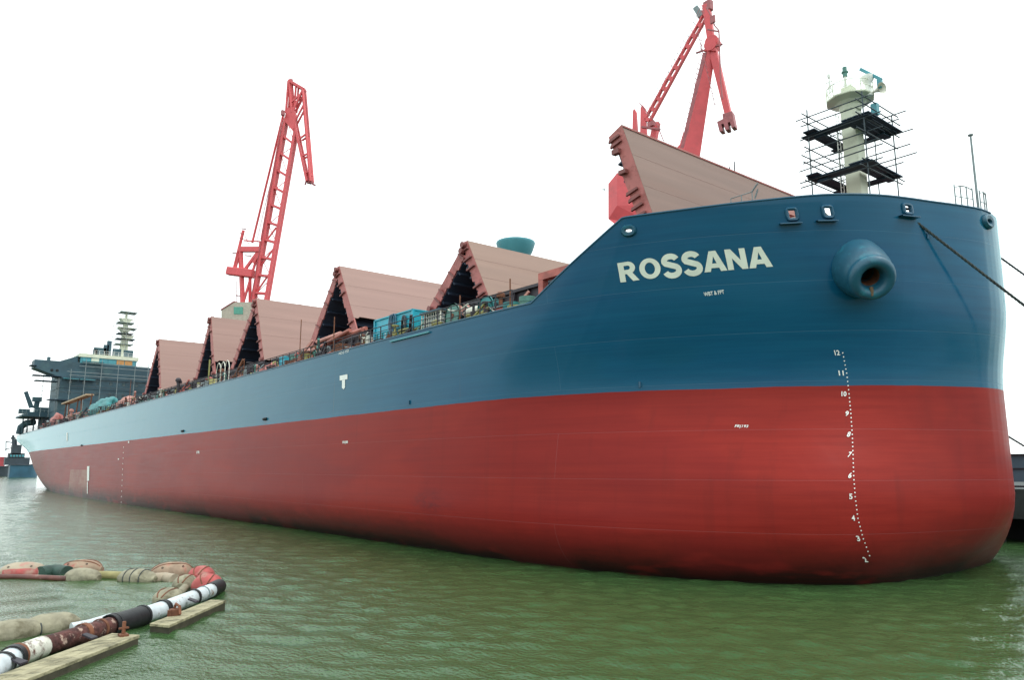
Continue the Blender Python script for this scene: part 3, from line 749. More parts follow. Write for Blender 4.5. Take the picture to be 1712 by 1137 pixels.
# ------------------------------------------------------------------ deck edge railing, pipes, small deck fittings
xs = np.arange(-33, -250, -12.)
for a in xs:
    k = MB(); b2 = max(a - 12, -249)
    n_ = 8
    P = [hull(c_of_x(x, 14.2), 14.2) + V((0, .22, .1)) for x in np.linspace(a, b2, n_ + 1)]
    for p in P: k.beam(p, p + V((0, 0, 1.1)), .06, .06)
    for hgt in (.38, .74, 1.1): k.path([p + V((0, 0, hgt)) for p in P], .028 if hgt < 1 else .036, 5)
    k.build('railing', M['coaming'], ship)
for (y, z, r, m, x0, x1) in ((30.2, 15.3, .16, 'pipe_red', -56, -205), (30.5, 15.75, .12, 'pipe_red', -60, -205), (29.8, 14.95, .14, 'coaming', -40, -205), (30.0, 15.05 + .55, .09, 'grey', -60, -180)):
    k = MB(); k.path([(x, y, z) for x in np.linspace(x0, x1, 12)], r, 8); k.build('deck_pipe', M[m], ship, smooth=50)
k = MB()
for x in np.arange(-58, -205, -4.): k.beam((x, 30.15, 14.22), (x, 30.15, 15.95), .12, .12); k.beam((x, 29.6, 15.5), (x, 30.7, 15.5), .1, .1)
k.build('pipe_support', M['coaming'], ship)
rn = random.Random(21)
def vent_pipe():
    k = MB(); k.path([(0, 0, 0), (0, 0, .8), (0, -.06, .98), (0, -.22, 1.05), (0, -.36, .95), (0, -.4, .8)], .11, 8); o = k.build('vent_pipe', M['grey'], None, smooth=50)
    k = MB(); k.lathe([(0, .2), (.04, .2)], (0, 0, .02), (0, 0, 1), 10); k.build('flange', M['grey'], o); return o
vp = vent_pipe()
kinds = [M['grey'], M['machine_red'], M['olive'], M['coaming'], M['green']]
first = True
for i in range(26):
    x = -58 - i * 6.6 + rn.uniform(-1.5, 1.5)
    o = vp if first else copy_tree(vp); first = False
    if i and i < 5: o.data = o.data.copy(); o.data.materials[0] = kinds[i]
    o.parent = ship; o.matrix_parent_inverse = WORLD[ship.name].inverted(); o.location = (x, 27.6 + rn.uniform(-.2, .4), 14.22); o.scale = (1, 1, rn.uniform(.8, 1.25))
def bollard():
    k = MB(); k.box((0, 0, .06), (1.5, .6, .12)); 
    for s in (-.42, .42): k.lathe([(.12, .2), (.6, .2), (.62, .26), (.72, .26), (.76, .2)], (s, 0, 0), (0, 0, 1), 14)
    return k.build('mooring_bollard', M['coaming'], None, smooth=40)
bo = bollard()
for i, x in enumerate((-60, -98, -125, -158, -190, -220)):
    o = bo if i == 0 else copy_tree(bo)
    o.parent = ship; o.matrix_parent_inverse = WORLD[ship.name].inverted(); o.location = (x, 27.4, 14.22)

# valves, boxes, cans and cleats crowding the waterway
def fitting_protos():
    out = []
    k = MB(); k.box((0, 0, .35), (.6, .4, .5)); k.box((0, 0, .63), (.66, .46, .06)); k.tube((-.2, 0, 0), (-.2, 0, .12), .05, 6); k.tube((.2, 0, 0), (.2, 0, .12), .05, 6); out.append(('fire_box', k, 1))
    k = MB(); k.tube((0, 0, 0), (0, 0, .8), .07, 8); k.path([(.24 * math.cos(a), .24 * math.sin(a), .8) for a in np.linspace(0, 2 * math.pi, 13)[:-1]], .035, 5, closed=True); k.tube((-.24, 0, .8), (.24, 0, .8), .03, 5); k.lathe([(0, .16), (.18, .16)], (0, 0, .3), (0, 0, 1), 10); out.append(('deck_valve', k, 1))
    k = MB(); k.lathe([(0, .2), (.45, .2), (.5, .14), (.55, .14)], (0, 0, 0), (0, 0, 1), 12); k.path([(-.2, 0, .45), (-.1, 0, .7), (.1, 0, .7), (.2, 0, .45)], .02, 5); out.append(('paint_can', k, 1))
    k = MB(); k.path([(.45 * math.cos(a) * (1 + .03 * a), .3 * math.sin(a), .08 + .02 * a) for a in np.linspace(0, 18, 50)], .05, 6); out.append(('rope_coil', k, 1))
    k = MB(); k.beam((-.7, 0, .0), (.5, .1, 1.1), .16, .1); k.beam((-.6, .1, .1), (.7, .05, .7), .1, .14); k.beam((-.5, -.1, .2), (.65, 0, .35), .12, .12); out.append(('timber_prop', k, 1))
    k = MB(); k.tube((0, 0, 0), (0, 0, 1.0), .13, 10); k.lathe([(0, .26), (.12, .28), (.22, .2), (.26, .05)], (0, 0, .95), (0, 0, 1), 12); out.append(('mushroom_vent', k, 1))
    return out
fm_ = [M['grey'], M['machine_red'], M['rust'], M['tarp_white'], M['olive'], M['green'], M['coaming'], M['tarp_pink'], M['coaming'], M['rust'], M['coaming']]
PR_ = [(nm, k) for nm, k, _ in fitting_protos()]
bank = {}
for i in range(285):
    nm, k = PR_[rn.randrange(len(PR_))]; mi = rn.randrange(len(fm_))
    if (nm, mi) not in bank:
        o = k.build(nm, fm_[mi], None, smooth=40); bank[nm, mi] = o
    else: o = copy_tree(bank[nm, mi])
    t_ = rn.random(); x = -34 - 186 * t_ ** 1.1
    sc_f = rn.uniform(.8, 1.35) * (1 + .35 * t_)
    o.parent = ship; o.matrix_parent_inverse = WORLD[ship.name].inverted(); o.location = (x, 27.0 + 2.8 * rn.random() ** 1.5, 14.23); o.rotation_euler = (0, 0, rn.uniform(-.6, .6)); o.scale = (sc_f, sc_f, sc_f * rn.uniform(.9, 1.5))
for i in range(46):
    x = -38 - 175 * (i / 46) - rn.uniform(0, 3); w_ = rn.uniform(.6, 2.6); h_ = rn.uniform(.25, .8); k = MB()
    if i % 3 == 0:
        k.path([(x + w_ * t_, 26.62 - .05 * math.sin(9 * t_), 15.28 - h_ * 4 * t_ * (1 - t_) * .6) for t_ in np.linspace(0, 1, 12)], .045, 6); nm, mm = 'hanging_hose', fm_[rn.randrange(len(fm_))]
    elif i % 3 == 1:
        k.box((x, 26.9, 14.24 + h_ / 2), (w_, .12, h_), Matrix.Rotation(rn.uniform(-.15, .15), 3, 'Y')); nm, mm = 'toe_board', fm_[rn.randrange(len(fm_))]
    else:
        for q_ in range(4): k.tube((x - w_ * .6, 27.3 + .14 * q_, 14.5 + .1 * (q_ % 2)), (x + w_, 27.2 + .14 * q_, 14.7 + .12 * q_), .06, 6)
        nm, mm = 'pipe_bundle', M['pipe_red'] if i % 2 else M['coaming']
    k.build(nm, mm, ship)
# thin poles standing along the deck edge
for px, y0, y1 in ((1030 / 3.567 + 480, 526, 494), (1330 / 3.567 + 480, 507, 466), (280 / 3.567 + 480, 553, 530), (78 / 3.567 + 480, 576, 535), (217, 660, 636), (407, 628, 600)):
    P = onY(px, y0, 27.3); Q = onY(px, y1, 27.3); k = MB(); k.tube((P.x, 27.3, 14.22), (P.x, 27.3, Q.z), .045, 6); k.build('deck_pole', M['rust'], ship)

# ------------------------------------------------------------------ foremast
FM = V((-20.1, 42.4, 16.4))
fm = empty('foremast', FM); attach_e(fm)
def zz(py, px=1422): return onY(px, py, 42.4).z
k = MB(); zt = zz(186)
k.box((FM.x, FM.y, (16.4 + zt) / 2), (.90, .90, zt - 16.4)); k.build('mast_column', M['cream'], fm, bevel=.06)
k = MB(); zp = zz(166)
k.lathe([(0, .58), (.3, .68), (.5, .92), (.66, 1.34), (.70, 1.38), (.78, 1.38), (.79, .2)], (FM.x, FM.y, zt - .05), (0, 0, 1), 10); pl = k.build('mast_platform', M['cream'], fm)
k = MB()
for a in np.linspace(0, 2 * math.pi, 11)[:-1]:
    p = V((FM.x + 1.3 * math.cos(a), FM.y + 1.3 * math.sin(a), zt + .72)); k.tube(p, p + V((0, 0, .75)), .03, 5)
k.path([(FM.x + 1.3 * math.cos(a), FM.y + 1.3 * math.sin(a), zt + 1.47) for a in np.linspace(0, 2 * math.pi, 25)[:-1]], .025, 5, closed=True)
k.path([(FM.x + 1.3 * math.cos(a), FM.y + 1.3 * math.sin(a), zt + 1.09) for a in np.linspace(0, 2 * math.pi, 25)[:-1]], .02, 5, closed=True)
k.build('platform_rail', M['cream'], pl)
zt2 = zz(145)
k = MB(); k.box((FM.x - .05, FM.y, (zt + .8 + zt2) / 2), (.66, .66, zt2 - zt - .8)); k.build('mast_head', M['cream'], fm, bevel=.05)
def at42(px, py): return onY(px, py, 42.4)
k = MB(); k.tube(at42(1413, 148), at42(1413, 128), .09, 8); nl = k.build('light_post', M['white'], fm)
k = MB(); a, b2 = at42(1413, 128), at42(1413, 118); k.lathe([(0, .14), (.25, .14), (.26, .2), (.32, .2), (.33, .13), (.62, .13), (.66, .05)], a, (0, 0, 1), 12); k.build('navigation_light', M['green'], nl, smooth=40)
k = MB(); a, b2 = at42(1388, 160), at42(1386, 130)
k.tube(a, b2, .05, 6); k.tube(at42(1382, 160), at42(1387, 140), .035, 6); k.tube(at42(1394, 160), at42(1387, 140), .035, 6); k.lathe([(0, .1), (.2, .12), (.3, .05)], b2, (0, 0, 1), 8); k.box(at42(1386, 137), (.5, .05, .05)); k.build('light_post', M['white'], fm)
k = MB(); k.path([at42(1388, 141), at42(1410, 141), at42(1450, 132)], .015, 5); k.build('stay_wire', M['steel'], fm)
k = MB(); k.lathe([(0, .22), (.5, .16), (.8, .2), (1.0, .34), (1.25, .36), (1.28, .2)], at42(1453, 160), (0, 0, 1), 14); cp = k.build('radar_pedestal', M['white'], fm, smooth=40)
k = MB(); k.beam(at42(1438, 115), at42(1474, 133), .14, .18); k.box(at42(1471, 140), (.26, .26, .6)); k.build('radar_scanner', M['vent'], cp, bevel=.03)
k = MB(); a, b2 = at42(1457, 155), at42(1480, 148); k.lathe([(0, .05), (.3, .09), (.65, .22), (.78, .34), (.74, .31), (.4, .08)], a, (b2 - a) + V((.1, -.3, 0)), 18, caps=False); k.build('fog_horn', M['tarp_white'], fm, smooth=50)
k = MB(); k.box(at42(1463, 183), (.35, .35, .7)); k.tube(at42(1463, 172), at42(1463, 195), .08, 6); k.build('floodlight', M['vent'], fm)
# ladder on the mast
k = MB(); x = FM.x - .72; y = FM.y - .3
k.tube((x, y - .18, 16.6), (x, y - .18, zt), .025, 5); k.tube((x, y + .18, 16.6), (x, y + .18, zt), .025, 5)
for z in np.arange(16.9, zt, .3): k.tube((x, y - .18, z), (x, y + .18, z), .016, 5)
k.build('mast_ladder', M['white'], fm)

# jackstaff and bow rails
k = MB(); P = onY(1655, 355, 42.0); Q = onY(1646, 222, 42.0)
k.tube((P.x - .5, P.y, 16.4), (P.x - .5, P.y, Q.z + .1), .075, 8, r2=.05); js = k.build('jackstaff', M['grey'], ship, smooth=40)
k = MB(); k.lathe([(0, .12), (.06, .14), (.1, .05)], (P.x - .5, P.y, Q.z + .08), (0, 0, 1), 10); k.build('truck', M['grey'], js)
def bow_rail(px0, px1, ybase, ytop, posts):
    k = MB(); B = []
    for px in np.linspace(px0[0], px1[0], posts):
        t = (px - px0[0]) / (px1[0] - px0[0]); py = px0[1] + (px1[1] - px0[1]) * t
        c, z = pix2hull(px, py + 24); p = hull(c, 17.8); p.z = ztop(p.x) - .05; n = hnormal(c, 17); p = p - n * .12; B.append(p)
    for p in B: k.tube(p, p + V((0, 0, 1.15)), .035, 6)
    for hh in (.55,): k.path([p + V((0, 0, hh)) for p in B], .022, 5)
    top = [B[0]] + [B[0] + V((0, 0, 1.0))] + [p + V((0, 0, 1.15)) for p in B[1:-1]] + [B[-1] + V((0, 0, 1.05)), B[-1]]
    k.path(top, .03, 6); return k.build('bow_rail', M['grey'], ship, smooth=50)
bow_rail((1604, 339), (1635, 349), 0, 0, 4)
bow_rail((1648, 356), (1662, 364), 0, 0, 3)
# rail and davit seen over the forecastle bulwark
k = MB(); Y = 36.5
B = [onY(px, 336, Y) for px in (1222, 1240, 1258)]; B = [V((p.x, Y, 16.4)) for p in B]
zt3 = onY(1240, 326, Y).z
for p in B: k.tube(p, (p.x, p.y, zt3), .03, 6)
k.path([(p.x, p.y, zt3) for p in B], .03, 6); k.path([V((B[-1].x, Y, zt3)), onY(1264, 310, Y), onY(1267, 306, Y)], .05, 6); k.tube(onY(1262, 332, Y), onY(1267, 316, Y), .05, 6)
k.build('forecastle_rail', M['grey'], ship, smooth=50)
k = MB()
for px, py, h_ in ((1228, 280, .5), (1220, 284, .25)):
    P = onY(px, py, 50); k.tube(P - V((0, 0, .6)), P + V((0, 0, h_)), .05, 6)
k.build('cover_lug', M['coaming'], ship)

# ------------------------------------------------------------------ scaffolding
def plankset(k, pts4, n, t=.06):
    """n planks filling a quad a-b (width) to d-c, with small gaps"""
    a, b, c, d = [V(p) for p in pts4]
    for i in range(n):
        u0, u1 = i / n + .012, (i + 1) / n - .012
        q = [a.lerp(b, u0), a.lerp(b, u1), d.lerp(c, u1), d.lerp(c, u0)]; k.prism(q, (0, 0, t))
sc = empty('mast_scaffolding', (FM.x, FM.y, 16.4), 'scaffold tower of thin tubes and dark plank decks around the cream foremast', 'scaffolding')
def pole(p, q, parent, r=.035, m='steel'):
    k = MB(); k.tube(p, q, r * 1.2, 6); return k.build('scaffold_pole', M[m], parent)
X0, X1, Y0s, Y1s = -21.9, -18.55, 40.6, 44.2
zP1, zP2 = onY(1420, 300, 42.4).z, onY(1420, 226, 42.4).z
ztop_s = onY(1420, 188, 42.4).z
for x in (X0, X1):
    for y in (Y0s, Y1s): pole((x, y, 16.4), (x, y, ztop_s + rn.uniform(-.6, .4)), sc, .033)
for x in (X0 + 1.2, X1 - 1.1): pole((x, Y1s, 16.4), (x, Y1s, zP2 + .3), sc, .028)
lev = [zP1 - .35, zP1 - .05, zP1 + .75, zP1 + 1.15, zP2 - .95, zP2 - .1, zP2 + .75, zP2 + 1.2]
for i, z in enumerate(lev):
    for y in (Y0s, Y1s):
        if rn.random() < .93: pole((X0 - rn.uniform(.3, .8), y, z + rn.uniform(-.08, .08)), (X1 + rn.uniform(.3, 1.3), y, z + rn.uniform(-.08, .08)), sc, .03)
    for x in (X0, X1):
        if rn.random() < .93: pole((x, Y0s - rn.uniform(.4, 1.0), z + .07 + rn.uniform(-.08, .08)), (x, Y1s + rn.uniform(.4, 1.2), z + .07 + rn.uniform(-.08, .08)), sc, .03)
for z, ext in ((zP1, 0), (zP2, .25)):
    k = MB(); plankset(k, ((X0 - .2 - ext, Y0s - .1, z), (X0 - .2 - ext, Y0s + .75, z), (X1 + .3, Y0s + .75, z), (X1 + .3, Y0s - .1, z)), 4); k.build('plank_deck', M['plank_dark'], sc)
    k = MB(); plankset(k, ((X0 - .1, Y0s - .5, z + .08), (X0 + .65, Y0s - .5, z + .08), (X0 + .65, Y1s + .2, z + .08), (X0 - .1, Y1s + .2, z + .08)), 3); k.build('plank_deck', M['plank_dark'], sc)
    k = MB(); plankset(k, ((X1 - 1.0 - ext, Y0s - .2, z + .08), (X1 + .15 + ext, Y0s - .2, z + .08), (X1 + .15 + ext, Y1s + .4, z + .08), (X1 - 1.0 - ext, Y1s + .4, z + .08)), 5); k.build('plank_deck', M['plank_dark'], sc)
    k = MB(); plankset(k, ((X0 - .3, Y1s - .5, z), (X0 - .3, Y1s + .1, z), (X1 + .2, Y1s + .1, z), (X1 + .2, Y1s - .5, z)), 3); k.build('plank_deck', M['plank_dark'], sc)
    k = MB(); k.box((X0 + .55, Y0s + .4, z - .12), (.6, .4, .18)); k.build('plank_bundle', M['plank_dark'], sc); k = MB(); k.box((X1 - .4, Y1s - .3, z - .1), (.4, .9, .12)); k.build('plank_bundle', M['plank_dark'], sc)

# ------------------------------------------------------------------ accommodation block, aft
XA = -226.
sup = empty('superstructure', (XA - 8, YC, 14.3)); attach_e(sup)
def onX(px, py, X): d = ray(px, py); return CAM + d * (X / d.x)
wtip = onX(58, 601, XA); wy = wtip.y; wz = wtip.z
ay = onX(100, 640, XA).y
hy = onX(136, 592, XA).y; hz = onX(136, 592, XA).z
k = MB(); k.span((XA - 14, ay, 14.22), (XA, 2 * YC - ay, wz - 2.2)); hs = k.build('deckhouse', M['bluehouse'], sup)
for z in np.arange(17, wz - 3, 2.9):
    k = MB(); k.span((XA - 14.05, ay - .12, z - .06), (XA + .12, 2 * YC - ay + .12, z + .06)); k.build('deck_edge', M['bluehouse'], hs)
for z in np.arange(18.3, wz - 3.5, 2.9):
    for y in np.arange(ay + 2, 2 * YC - ay - 1, 3.2):
        k = MB(); k.span((XA, y, z), (XA + .04, y + .7, z + .9)); k.build('window', M['glass'], hs)
# bridge wing deck: tapered underside at the tips
k = MB(); zb1 = onX(62, 615, XA).z
k.prism([(XA - 5, wy, wz), (XA - 5, 2 * YC - wy, wz), (XA - 5, 2 * YC - wy, zb1), (XA - 5, 2 * YC - ay, wz - 4.2), (XA - 5, ay, wz - 4.2), (XA - 5, wy, zb1)], (5.3, 0, 0))
bw = k.build('bridge_wing', M['bluehouse'], sup)
for y in np.linspace(ay - .9, ay - 2.1, 2):
    k = MB(); k.lathe([(0, .36), (.06, .36)], (XA + .3, y, wz - 2.5), (1, 0, 0), 16); k.build('wing_hole', M['dark'], bw)
k = MB()
k.box((XA - 1, wy + 3.2, wz + .5), (1.1, .7, 1.0)); k.lathe([(-.3, .6), (.3, .6)], (XA - 1, wy + 7.4, wz + .1), (1, 0, 0), 14); k.build('wing_console', M['bluehouse'], bw)
k = MB()
k.prism([(XA - 6, hy - 5, wz), (XA - 6, hy - .5, wz), (XA - 6, hy - .5, hz - .4)], (5, 0, 0)); k.build('windbreak', M['bluehouse'], sup)
k = MB(); k.span((XA - 9, hy, wz), (XA - .4, 2 * YC - hy, hz - .7)); wh = k.build('wheelhouse', M['vent'], sup)
k = MB(); k.span((XA - 9.4, hy - .4, hz - .7), (XA - .1, 2 * YC - hy + .4, hz + .25)); k.build('wheelhouse_roof', M['cream'], sup)
zw0, zw1 = wz + .35, hz - .85
for i, y in enumerate(np.arange(hy + .5, 2 * YC - hy - 1, 2.05)):
    k = MB(); m = 'vent'
    y1 = y + 1.85
    p = proj((XA, y, wz))[0]
    m = M['glass']
    if 194 < p < 219: m = M['orange']
    elif 219 <= p < 228: m = M['yellow']
    elif i % 4 == 1: m = M['cream']
    else: m = M['vent']
    k.span((XA - .4, y, zw0), (XA - .3, y1, zw1)); k.build('window', m, wh)
# compass deck fittings
k = MB()
for px, py, w_, h_ in ((168, 584, 3, 1.4), (178, 582, 1.2, 3.0), (183, 578, 1.0, 4.5), (160, 586, 1.0, 1.0), (215, 588, 2.5, 1.2), (196, 586, 2.0, 1.5)):
    P = onX(px, py, XA - 4); k.span((XA - 5, P.y - w_ / 2, hz + .2), (XA - 4, P.y + w_ / 2, P.z + h_ * .3))
k.build('roof_locker', M['bluehouse'], sup)
k = MB()
for px in np.arange(143, 248, 8):
    P = onX(px, 586, XA - .6); k.tube((P.x, P.y, hz + .2), (P.x, P.y, hz + 1.3), .05, 5)
a = onX(143, 586, XA - .6).y; b2 = onX(246, 586, XA - .6).y
for h_ in (.7, 1.3): k.tube((XA - .6, a, hz + h_), (XA - .6, b2, hz + h_), .045, 5)
k.build('roof_rail', M['white'], sup)
# radar mast
RM = onX(206, 590, XA - 5); rmz = onX(206, 520, XA - 5).z
rm = empty('radar_mast', RM); attach_e(rm)
k = MB(); k.beam((RM.x, RM.y, hz), (RM.x, RM.y, rmz - 3.5), 2.2, 2.0, w2=1.1, h2=1.1); k.beam((RM.x, RM.y, rmz - 3.5), (RM.x, RM.y, rmz), .5, .5); k.build('mast_column', M['cream'], rm)
for py, hw, dx in ((548, 1.9, 0), (561, 1.5, .8), (533, 1.7, 0)):
    z = onX(206, py, XA - 5).z; k = MB(); k.prism([(RM.x - 1.3, RM.y - hw + dx, z), (RM.x - 1.3, RM.y + hw + dx, z), (RM.x - 1.3, RM.y + hw * .4 + dx, z - 1.2), (RM.x - 1.3, RM.y - hw * .4 + dx, z - 1.2)], (2.6, 0, 0)); k.build('mast_platform', M['cream'], rm)
# scaffold on the radar mast
s2 = empty('mast_scaffolding', (RM.x, RM.y, hz), 'pale scaffolding stages around the tall radar mast above the bridge', 'scaffolding')
for i, py in enumerate(range(514, 582, 9)):
    z = onX(206, py, XA - 5).z; yo = rn.uniform(-.6, .6); hw = rn.uniform(2.0, 2.6)
    if i % 2 or i > 3:
        k = MB(); plankset(k, ((RM.x - 2.2, RM.y - hw + yo, z), (RM.x - 2.2, RM.y + hw + yo, z), (RM.x + 2, RM.y + hw + yo, z), (RM.x + 2, RM.y - hw + yo, z)), 4, .1); k.build('plank_deck', M['plank_dark'] if i in (5, 6) else M['grey'], s2)
    for x in (RM.x - 2.2, RM.x + 2.2): pole((x, RM.y - 3.1 + rn.uniform(-.5, .4), z + .9), (x, RM.y + 3.1 + rn.uniform(-.5, .5), z + .9), s2, .045, 'grey')
for y in (-2.6, 2.6, 0):
    for x in (-2.2, 2.2): pole((RM.x + x, RM.y + y, hz), (RM.x + x, RM.y + y, rmz + rn.uniform(-1, 1.5)), s2, .04, 'grey')
# scaffold across the bridge front and under the wing
s3 = empty('house_scaffolding', (XA + 1.5, 40, 14.3), 'scaffolding of poles and planks across the dark bridge front and wing', 'scaffolding')
for px in (117, 141, 168, 196, 224, 246):
    P = onX(px, 640, XA + 1.6); pole((P.x, P.y, 14.3), (P.x, P.y, wz + (1.0 if px > 130 else -2)), s3, .07, 'grey')
for px in (72, 86, 96):
    P = onX(px, 640, XA - 1); pole((P.x, P.y, 18), (P.x, P.y, zb1 + .4), s3, .05, 'grey')
for py, xa, xb in ((606, 138, 250), (612, 133, 250), (621, 112, 250), (627, 116, 250), (634, 116, 250), (645, 116, 250), (655, 100, 250)):
    a = onX(xa, py, XA + 1.6); b2 = onX(xb, py, XA + 1.6); pole((a.x, a.y, a.z), (a.x, b2.y, a.z), s3, .065, 'grey' if py in (606, 612, 621, 627) else 'steel')
for py, xa, xb in ((612, 49, 60), (628, 53, 102), (637, 57, 96), (669, 78, 112)):
    a = onX(xa, py, XA - .5); b2 = onX(xb, py, XA - .5); k = MB(); plankset(k, ((XA - 2, a.y, a.z), (XA - 2, b2.y, a.z), (XA + 1.5, b2.y, a.z), (XA + 1.5, a.y, a.z)), 3, .15); k.build('plank_deck', M['plank_dark'], s3)
for py in (645, 653, 660):
    a = onX(58, py, XA - .5); b2 = onX(98, py, XA - .5); pole((XA - .5, a.y, a.z), (XA - .5, b2.y, a.z), s3, .045, 'grey')
for py, xa, xb in ((604, 137, 175), (633, 105, 160)):
    a = onX(xa, py, XA + 1.2); b2 = onX(xb, py, XA + 1.2); k = MB(); plankset(k, ((XA + .2, a.y, a.z), (XA + .2, b2.y, a.z), (XA + 1.5, b2.y, a.z), (XA + 1.5, a.y, a.z)), 2, .15); k.build('plank_deck', M['vent'], s3)

# poop structures near the stern
pp = empty('poop_house', (-243, 34, 14.3)); attach_e(pp)
def onXp(px, py, X=-244.): return onX(px, py, X)
k = MB(); a = onXp(32, 695); b2 = onXp(88, 688)
k.span((-252, a.y, a.z - .5), (-238, b2.y + 4, a.z)); k.span((-250, a.y + 1.5, a.z), (-240, b2.y, a.z + .9)); k.build('poop_deck', M['bluehouse'], pp)
k = MB(); k.span((-248, a.y + 5, 14.22), (-239, b2.y + 4, a.z - .5)); k.build('poop_wall', M['boatdark'], pp)
k = MB()
for px in (36, 44, 54, 64): 
    P = onXp(px, 705); k.tube((-241, P.y, 14.22), (-241, P.y, a.z), .18, 6)
k.build('poop_pillar', M['bluehouse'], pp)
k = MB(); P = onXp(30, 715); k.path([(-251, P.y + 1.2, 14.3), (-251, P.y + 1.4, 16.3), (-250, P.y + 2.5, 17.4), (-248, P.y + 4, 17.6)], .9, 10); k.build('stern_cowl', M['bluehouse'], pp, smooth=50)
k = MB()
pts = [onXp(52, 682), onXp(46, 668), onXp(43, 655)]
k.beam(pts[0], pts[2], .9, .9); k.beam(onXp(55, 682), onXp(48, 664), .5, .5); k.beam(onXp(60, 683), onXp(63, 668), 1.2, 1.0); k.box(onXp(62, 668), (1.5, 2.2, 1.2)); k.box(onXp(40, 688), (2, 2.4, 1.2)); k.box(onXp(72, 686), (2, 4, 1.4))
k.build('stern_davit', M['bluehouse'], pp)
k = MB()
for px in np.arange(30, 100, 6): P = onXp(px, 690); k.tube((-242, P.y, a.z), (-242, P.y, a.z + 1.6), .07, 5)
for h_ in (.8, 1.6): k.tube((-242, a.y, a.z + h_), (-242, b2.y + 3, a.z + h_), .06, 5)
k.build('poop_rail', M['grey'], pp)

# ------------------------------------------------------------------ things left on deck
DZ = 14.24
def dx(px, Y=27.8, py=None):
    # X where the photo column px meets the plane Y
    d = ray(px, 560); return CAM.x + d.x * (Y / d.y)
def lump(name, c, size, m, label, cat, seed=0, group=None):
    """slumped cloth bundle: a folded, uneven mound"""
    bm = bmesh.new(); bmesh.ops.create_icosphere(bm, subdivisions=4, radius=1)
    for v in bm.verts:
        p = v.co.copy(); nn = noise.noise(p * 1.6 + V((seed, 0, 0))) * .30 + noise.noise(p * 4 + V((0, seed, 0))) * .12 + abs(noise.noise(p * 7 + V((seed, seed, 0)))) * .06
        p *= 1 + nn; p.z = max(p.z, -.35); v.co = V((p.x * size[0], p.y * size[1], (p.z + .35) * size[2]))
    me = bpy.data.meshes.new(name); bm.to_mesh(me); bm.free(); me.materials.append(m); me.shade_smooth()
    o = bpy.data.objects.new(name, me); COL.objects.link(o); o.location = c; return tag(o, label, cat, group)
def deck_z(px, py, Y): return onY(px, py, Y).z

# teal container with hoses
x0, x1 = dx(627, 27.6), dx(690, 27.6); zt = deck_z(650, 531, 27.6)
bx = empty('storage_container', ((x0 + x1) / 2, 28.6, DZ), 'bright teal steel container with hoses hung over its side and white scrawl', 'container')
k = MB(); k.span((x0, 27.6, DZ + .12), (x1, 29.6, zt)); 
for x in np.linspace(x0, x1, 2): k.beam((x, 27.58, DZ), (x, 27.58, zt + .06), .16, .16)
body = k.build('body', M['teal'], bx)
k = MB(); k.span((x0 - .05, 27.5, zt), (x1 + .05, 29.7, zt + .1)); k.span((x0, 27.54, DZ + 1.05), (x1, 27.6, DZ + 1.15)); k.build('rim', M['teal'], bx)
k = MB()
for x in np.linspace(x0 + .35, x1 - .35, 7): k.beam((x, 27.57, DZ + .15), (x, 27.57, DZ + 1.05), .12, .06, up=(0, 1, 0))
k.build('rib', M['tarp_teal'], bx)
hs_ = MB(); w = (x1 - x0)
for j in range(3):
    cxx = x0 + w * (.46 + .05 * j); pts = [V((cxx + .25 * math.cos(a) * (1 + .2 * j), 27.48 - .03 * j, zt - .55 + .65 * math.sin(a))) for a in np.linspace(0, 2 * math.pi, 20)[:-1]]; hs_.path(pts, .05, 6, closed=True)
ho = hs_.build('cable_coil', M['hullblue'], None, smooth=50); tag(ho, 'dark blue cable looped over the side of the teal container', 'cable'); centre(ho)
hs_ = MB(); cxx = x0 + w * .80
for j in range(2): hs_.path([V((cxx + .22 * math.cos(a) + .1 * j, 27.46, zt - .85 + .6 * math.sin(a))) for a in np.linspace(0, 2 * math.pi, 18)[:-1]], .06, 6, closed=True)
ho = hs_.build('cable_coil', M['boatdark'], None, smooth=50); tag(ho, 'black cable loop hanging at the right end of the teal container', 'cable'); centre(ho)
# white scrawled strokes on its lower side
k = MB()
def sc_(u, w_): return V((x0 + w * u, 27.50, DZ + w_))
for st_ in (((.36, .15), (.40, .62), (.46, .66)), ((.37, .40), (.44, .44)), ((.35, .10), (.48, .14), (.56, .30)), ((.47, .6), (.46, .3), (.52, .3), (.54, .62)), ((.57, .2), (.60, 1.0), (.61, .45), (.655, .6), (.66, .2)), ((.31, .2), (.32, .95))):
    k.path([sc_(*q) for q in st_], .025, 5)
k.build('scrawl', M['marks'], bx)
# wooden case, cage of bottles, reels, drums, machine
def case(px0, px1, pyt, Y, m, name, label, cat, depth=1.2):
    x0, x1 = dx(px0, Y), dx(px1, Y); zt = deck_z((px0 + px1) / 2, pyt, Y); e = empty(name, ((x0 + x1) / 2, Y + depth / 2, DZ), label, cat)
    k = MB(); k.span((x0, Y, DZ + .1), (x1, Y + depth, zt)); k.build('body', m, e, bevel=.02)
    k = MB()
    for x in (x0 + .04, (x0 + x1) / 2, x1 - .04): k.beam((x, Y - .02, DZ + .1), (x, Y - .02, zt), .09, .05, up=(0, 1, 0))
    for z in (DZ + .16, zt - .06): k.beam((x0, Y - .045, z), (x1, Y - .045, z), .05, .1)
    k.build('batten', m, e)
    k = MB()
    for x in (x0 + .1, x1 - .1): k.span((x - .07, Y, DZ), (x + .07, Y + depth, DZ + .1))
    k.build('skid', M['rust'], e); return e
case(690, 704, 548, 27.5, M['olive'], 'crate', 'small ochre crate standing just right of the teal container', 'crate')
x0, x1 = dx(706, 27.5), dx(737, 27.5); zt = deck_z(720, 523, 27.5)
cg = empty('bottle_cage', ((x0 + x1) / 2, 28.2, DZ), 'pale wire cage packed with grey gas bottles under a flat dark lid', 'cage')
k = MB()
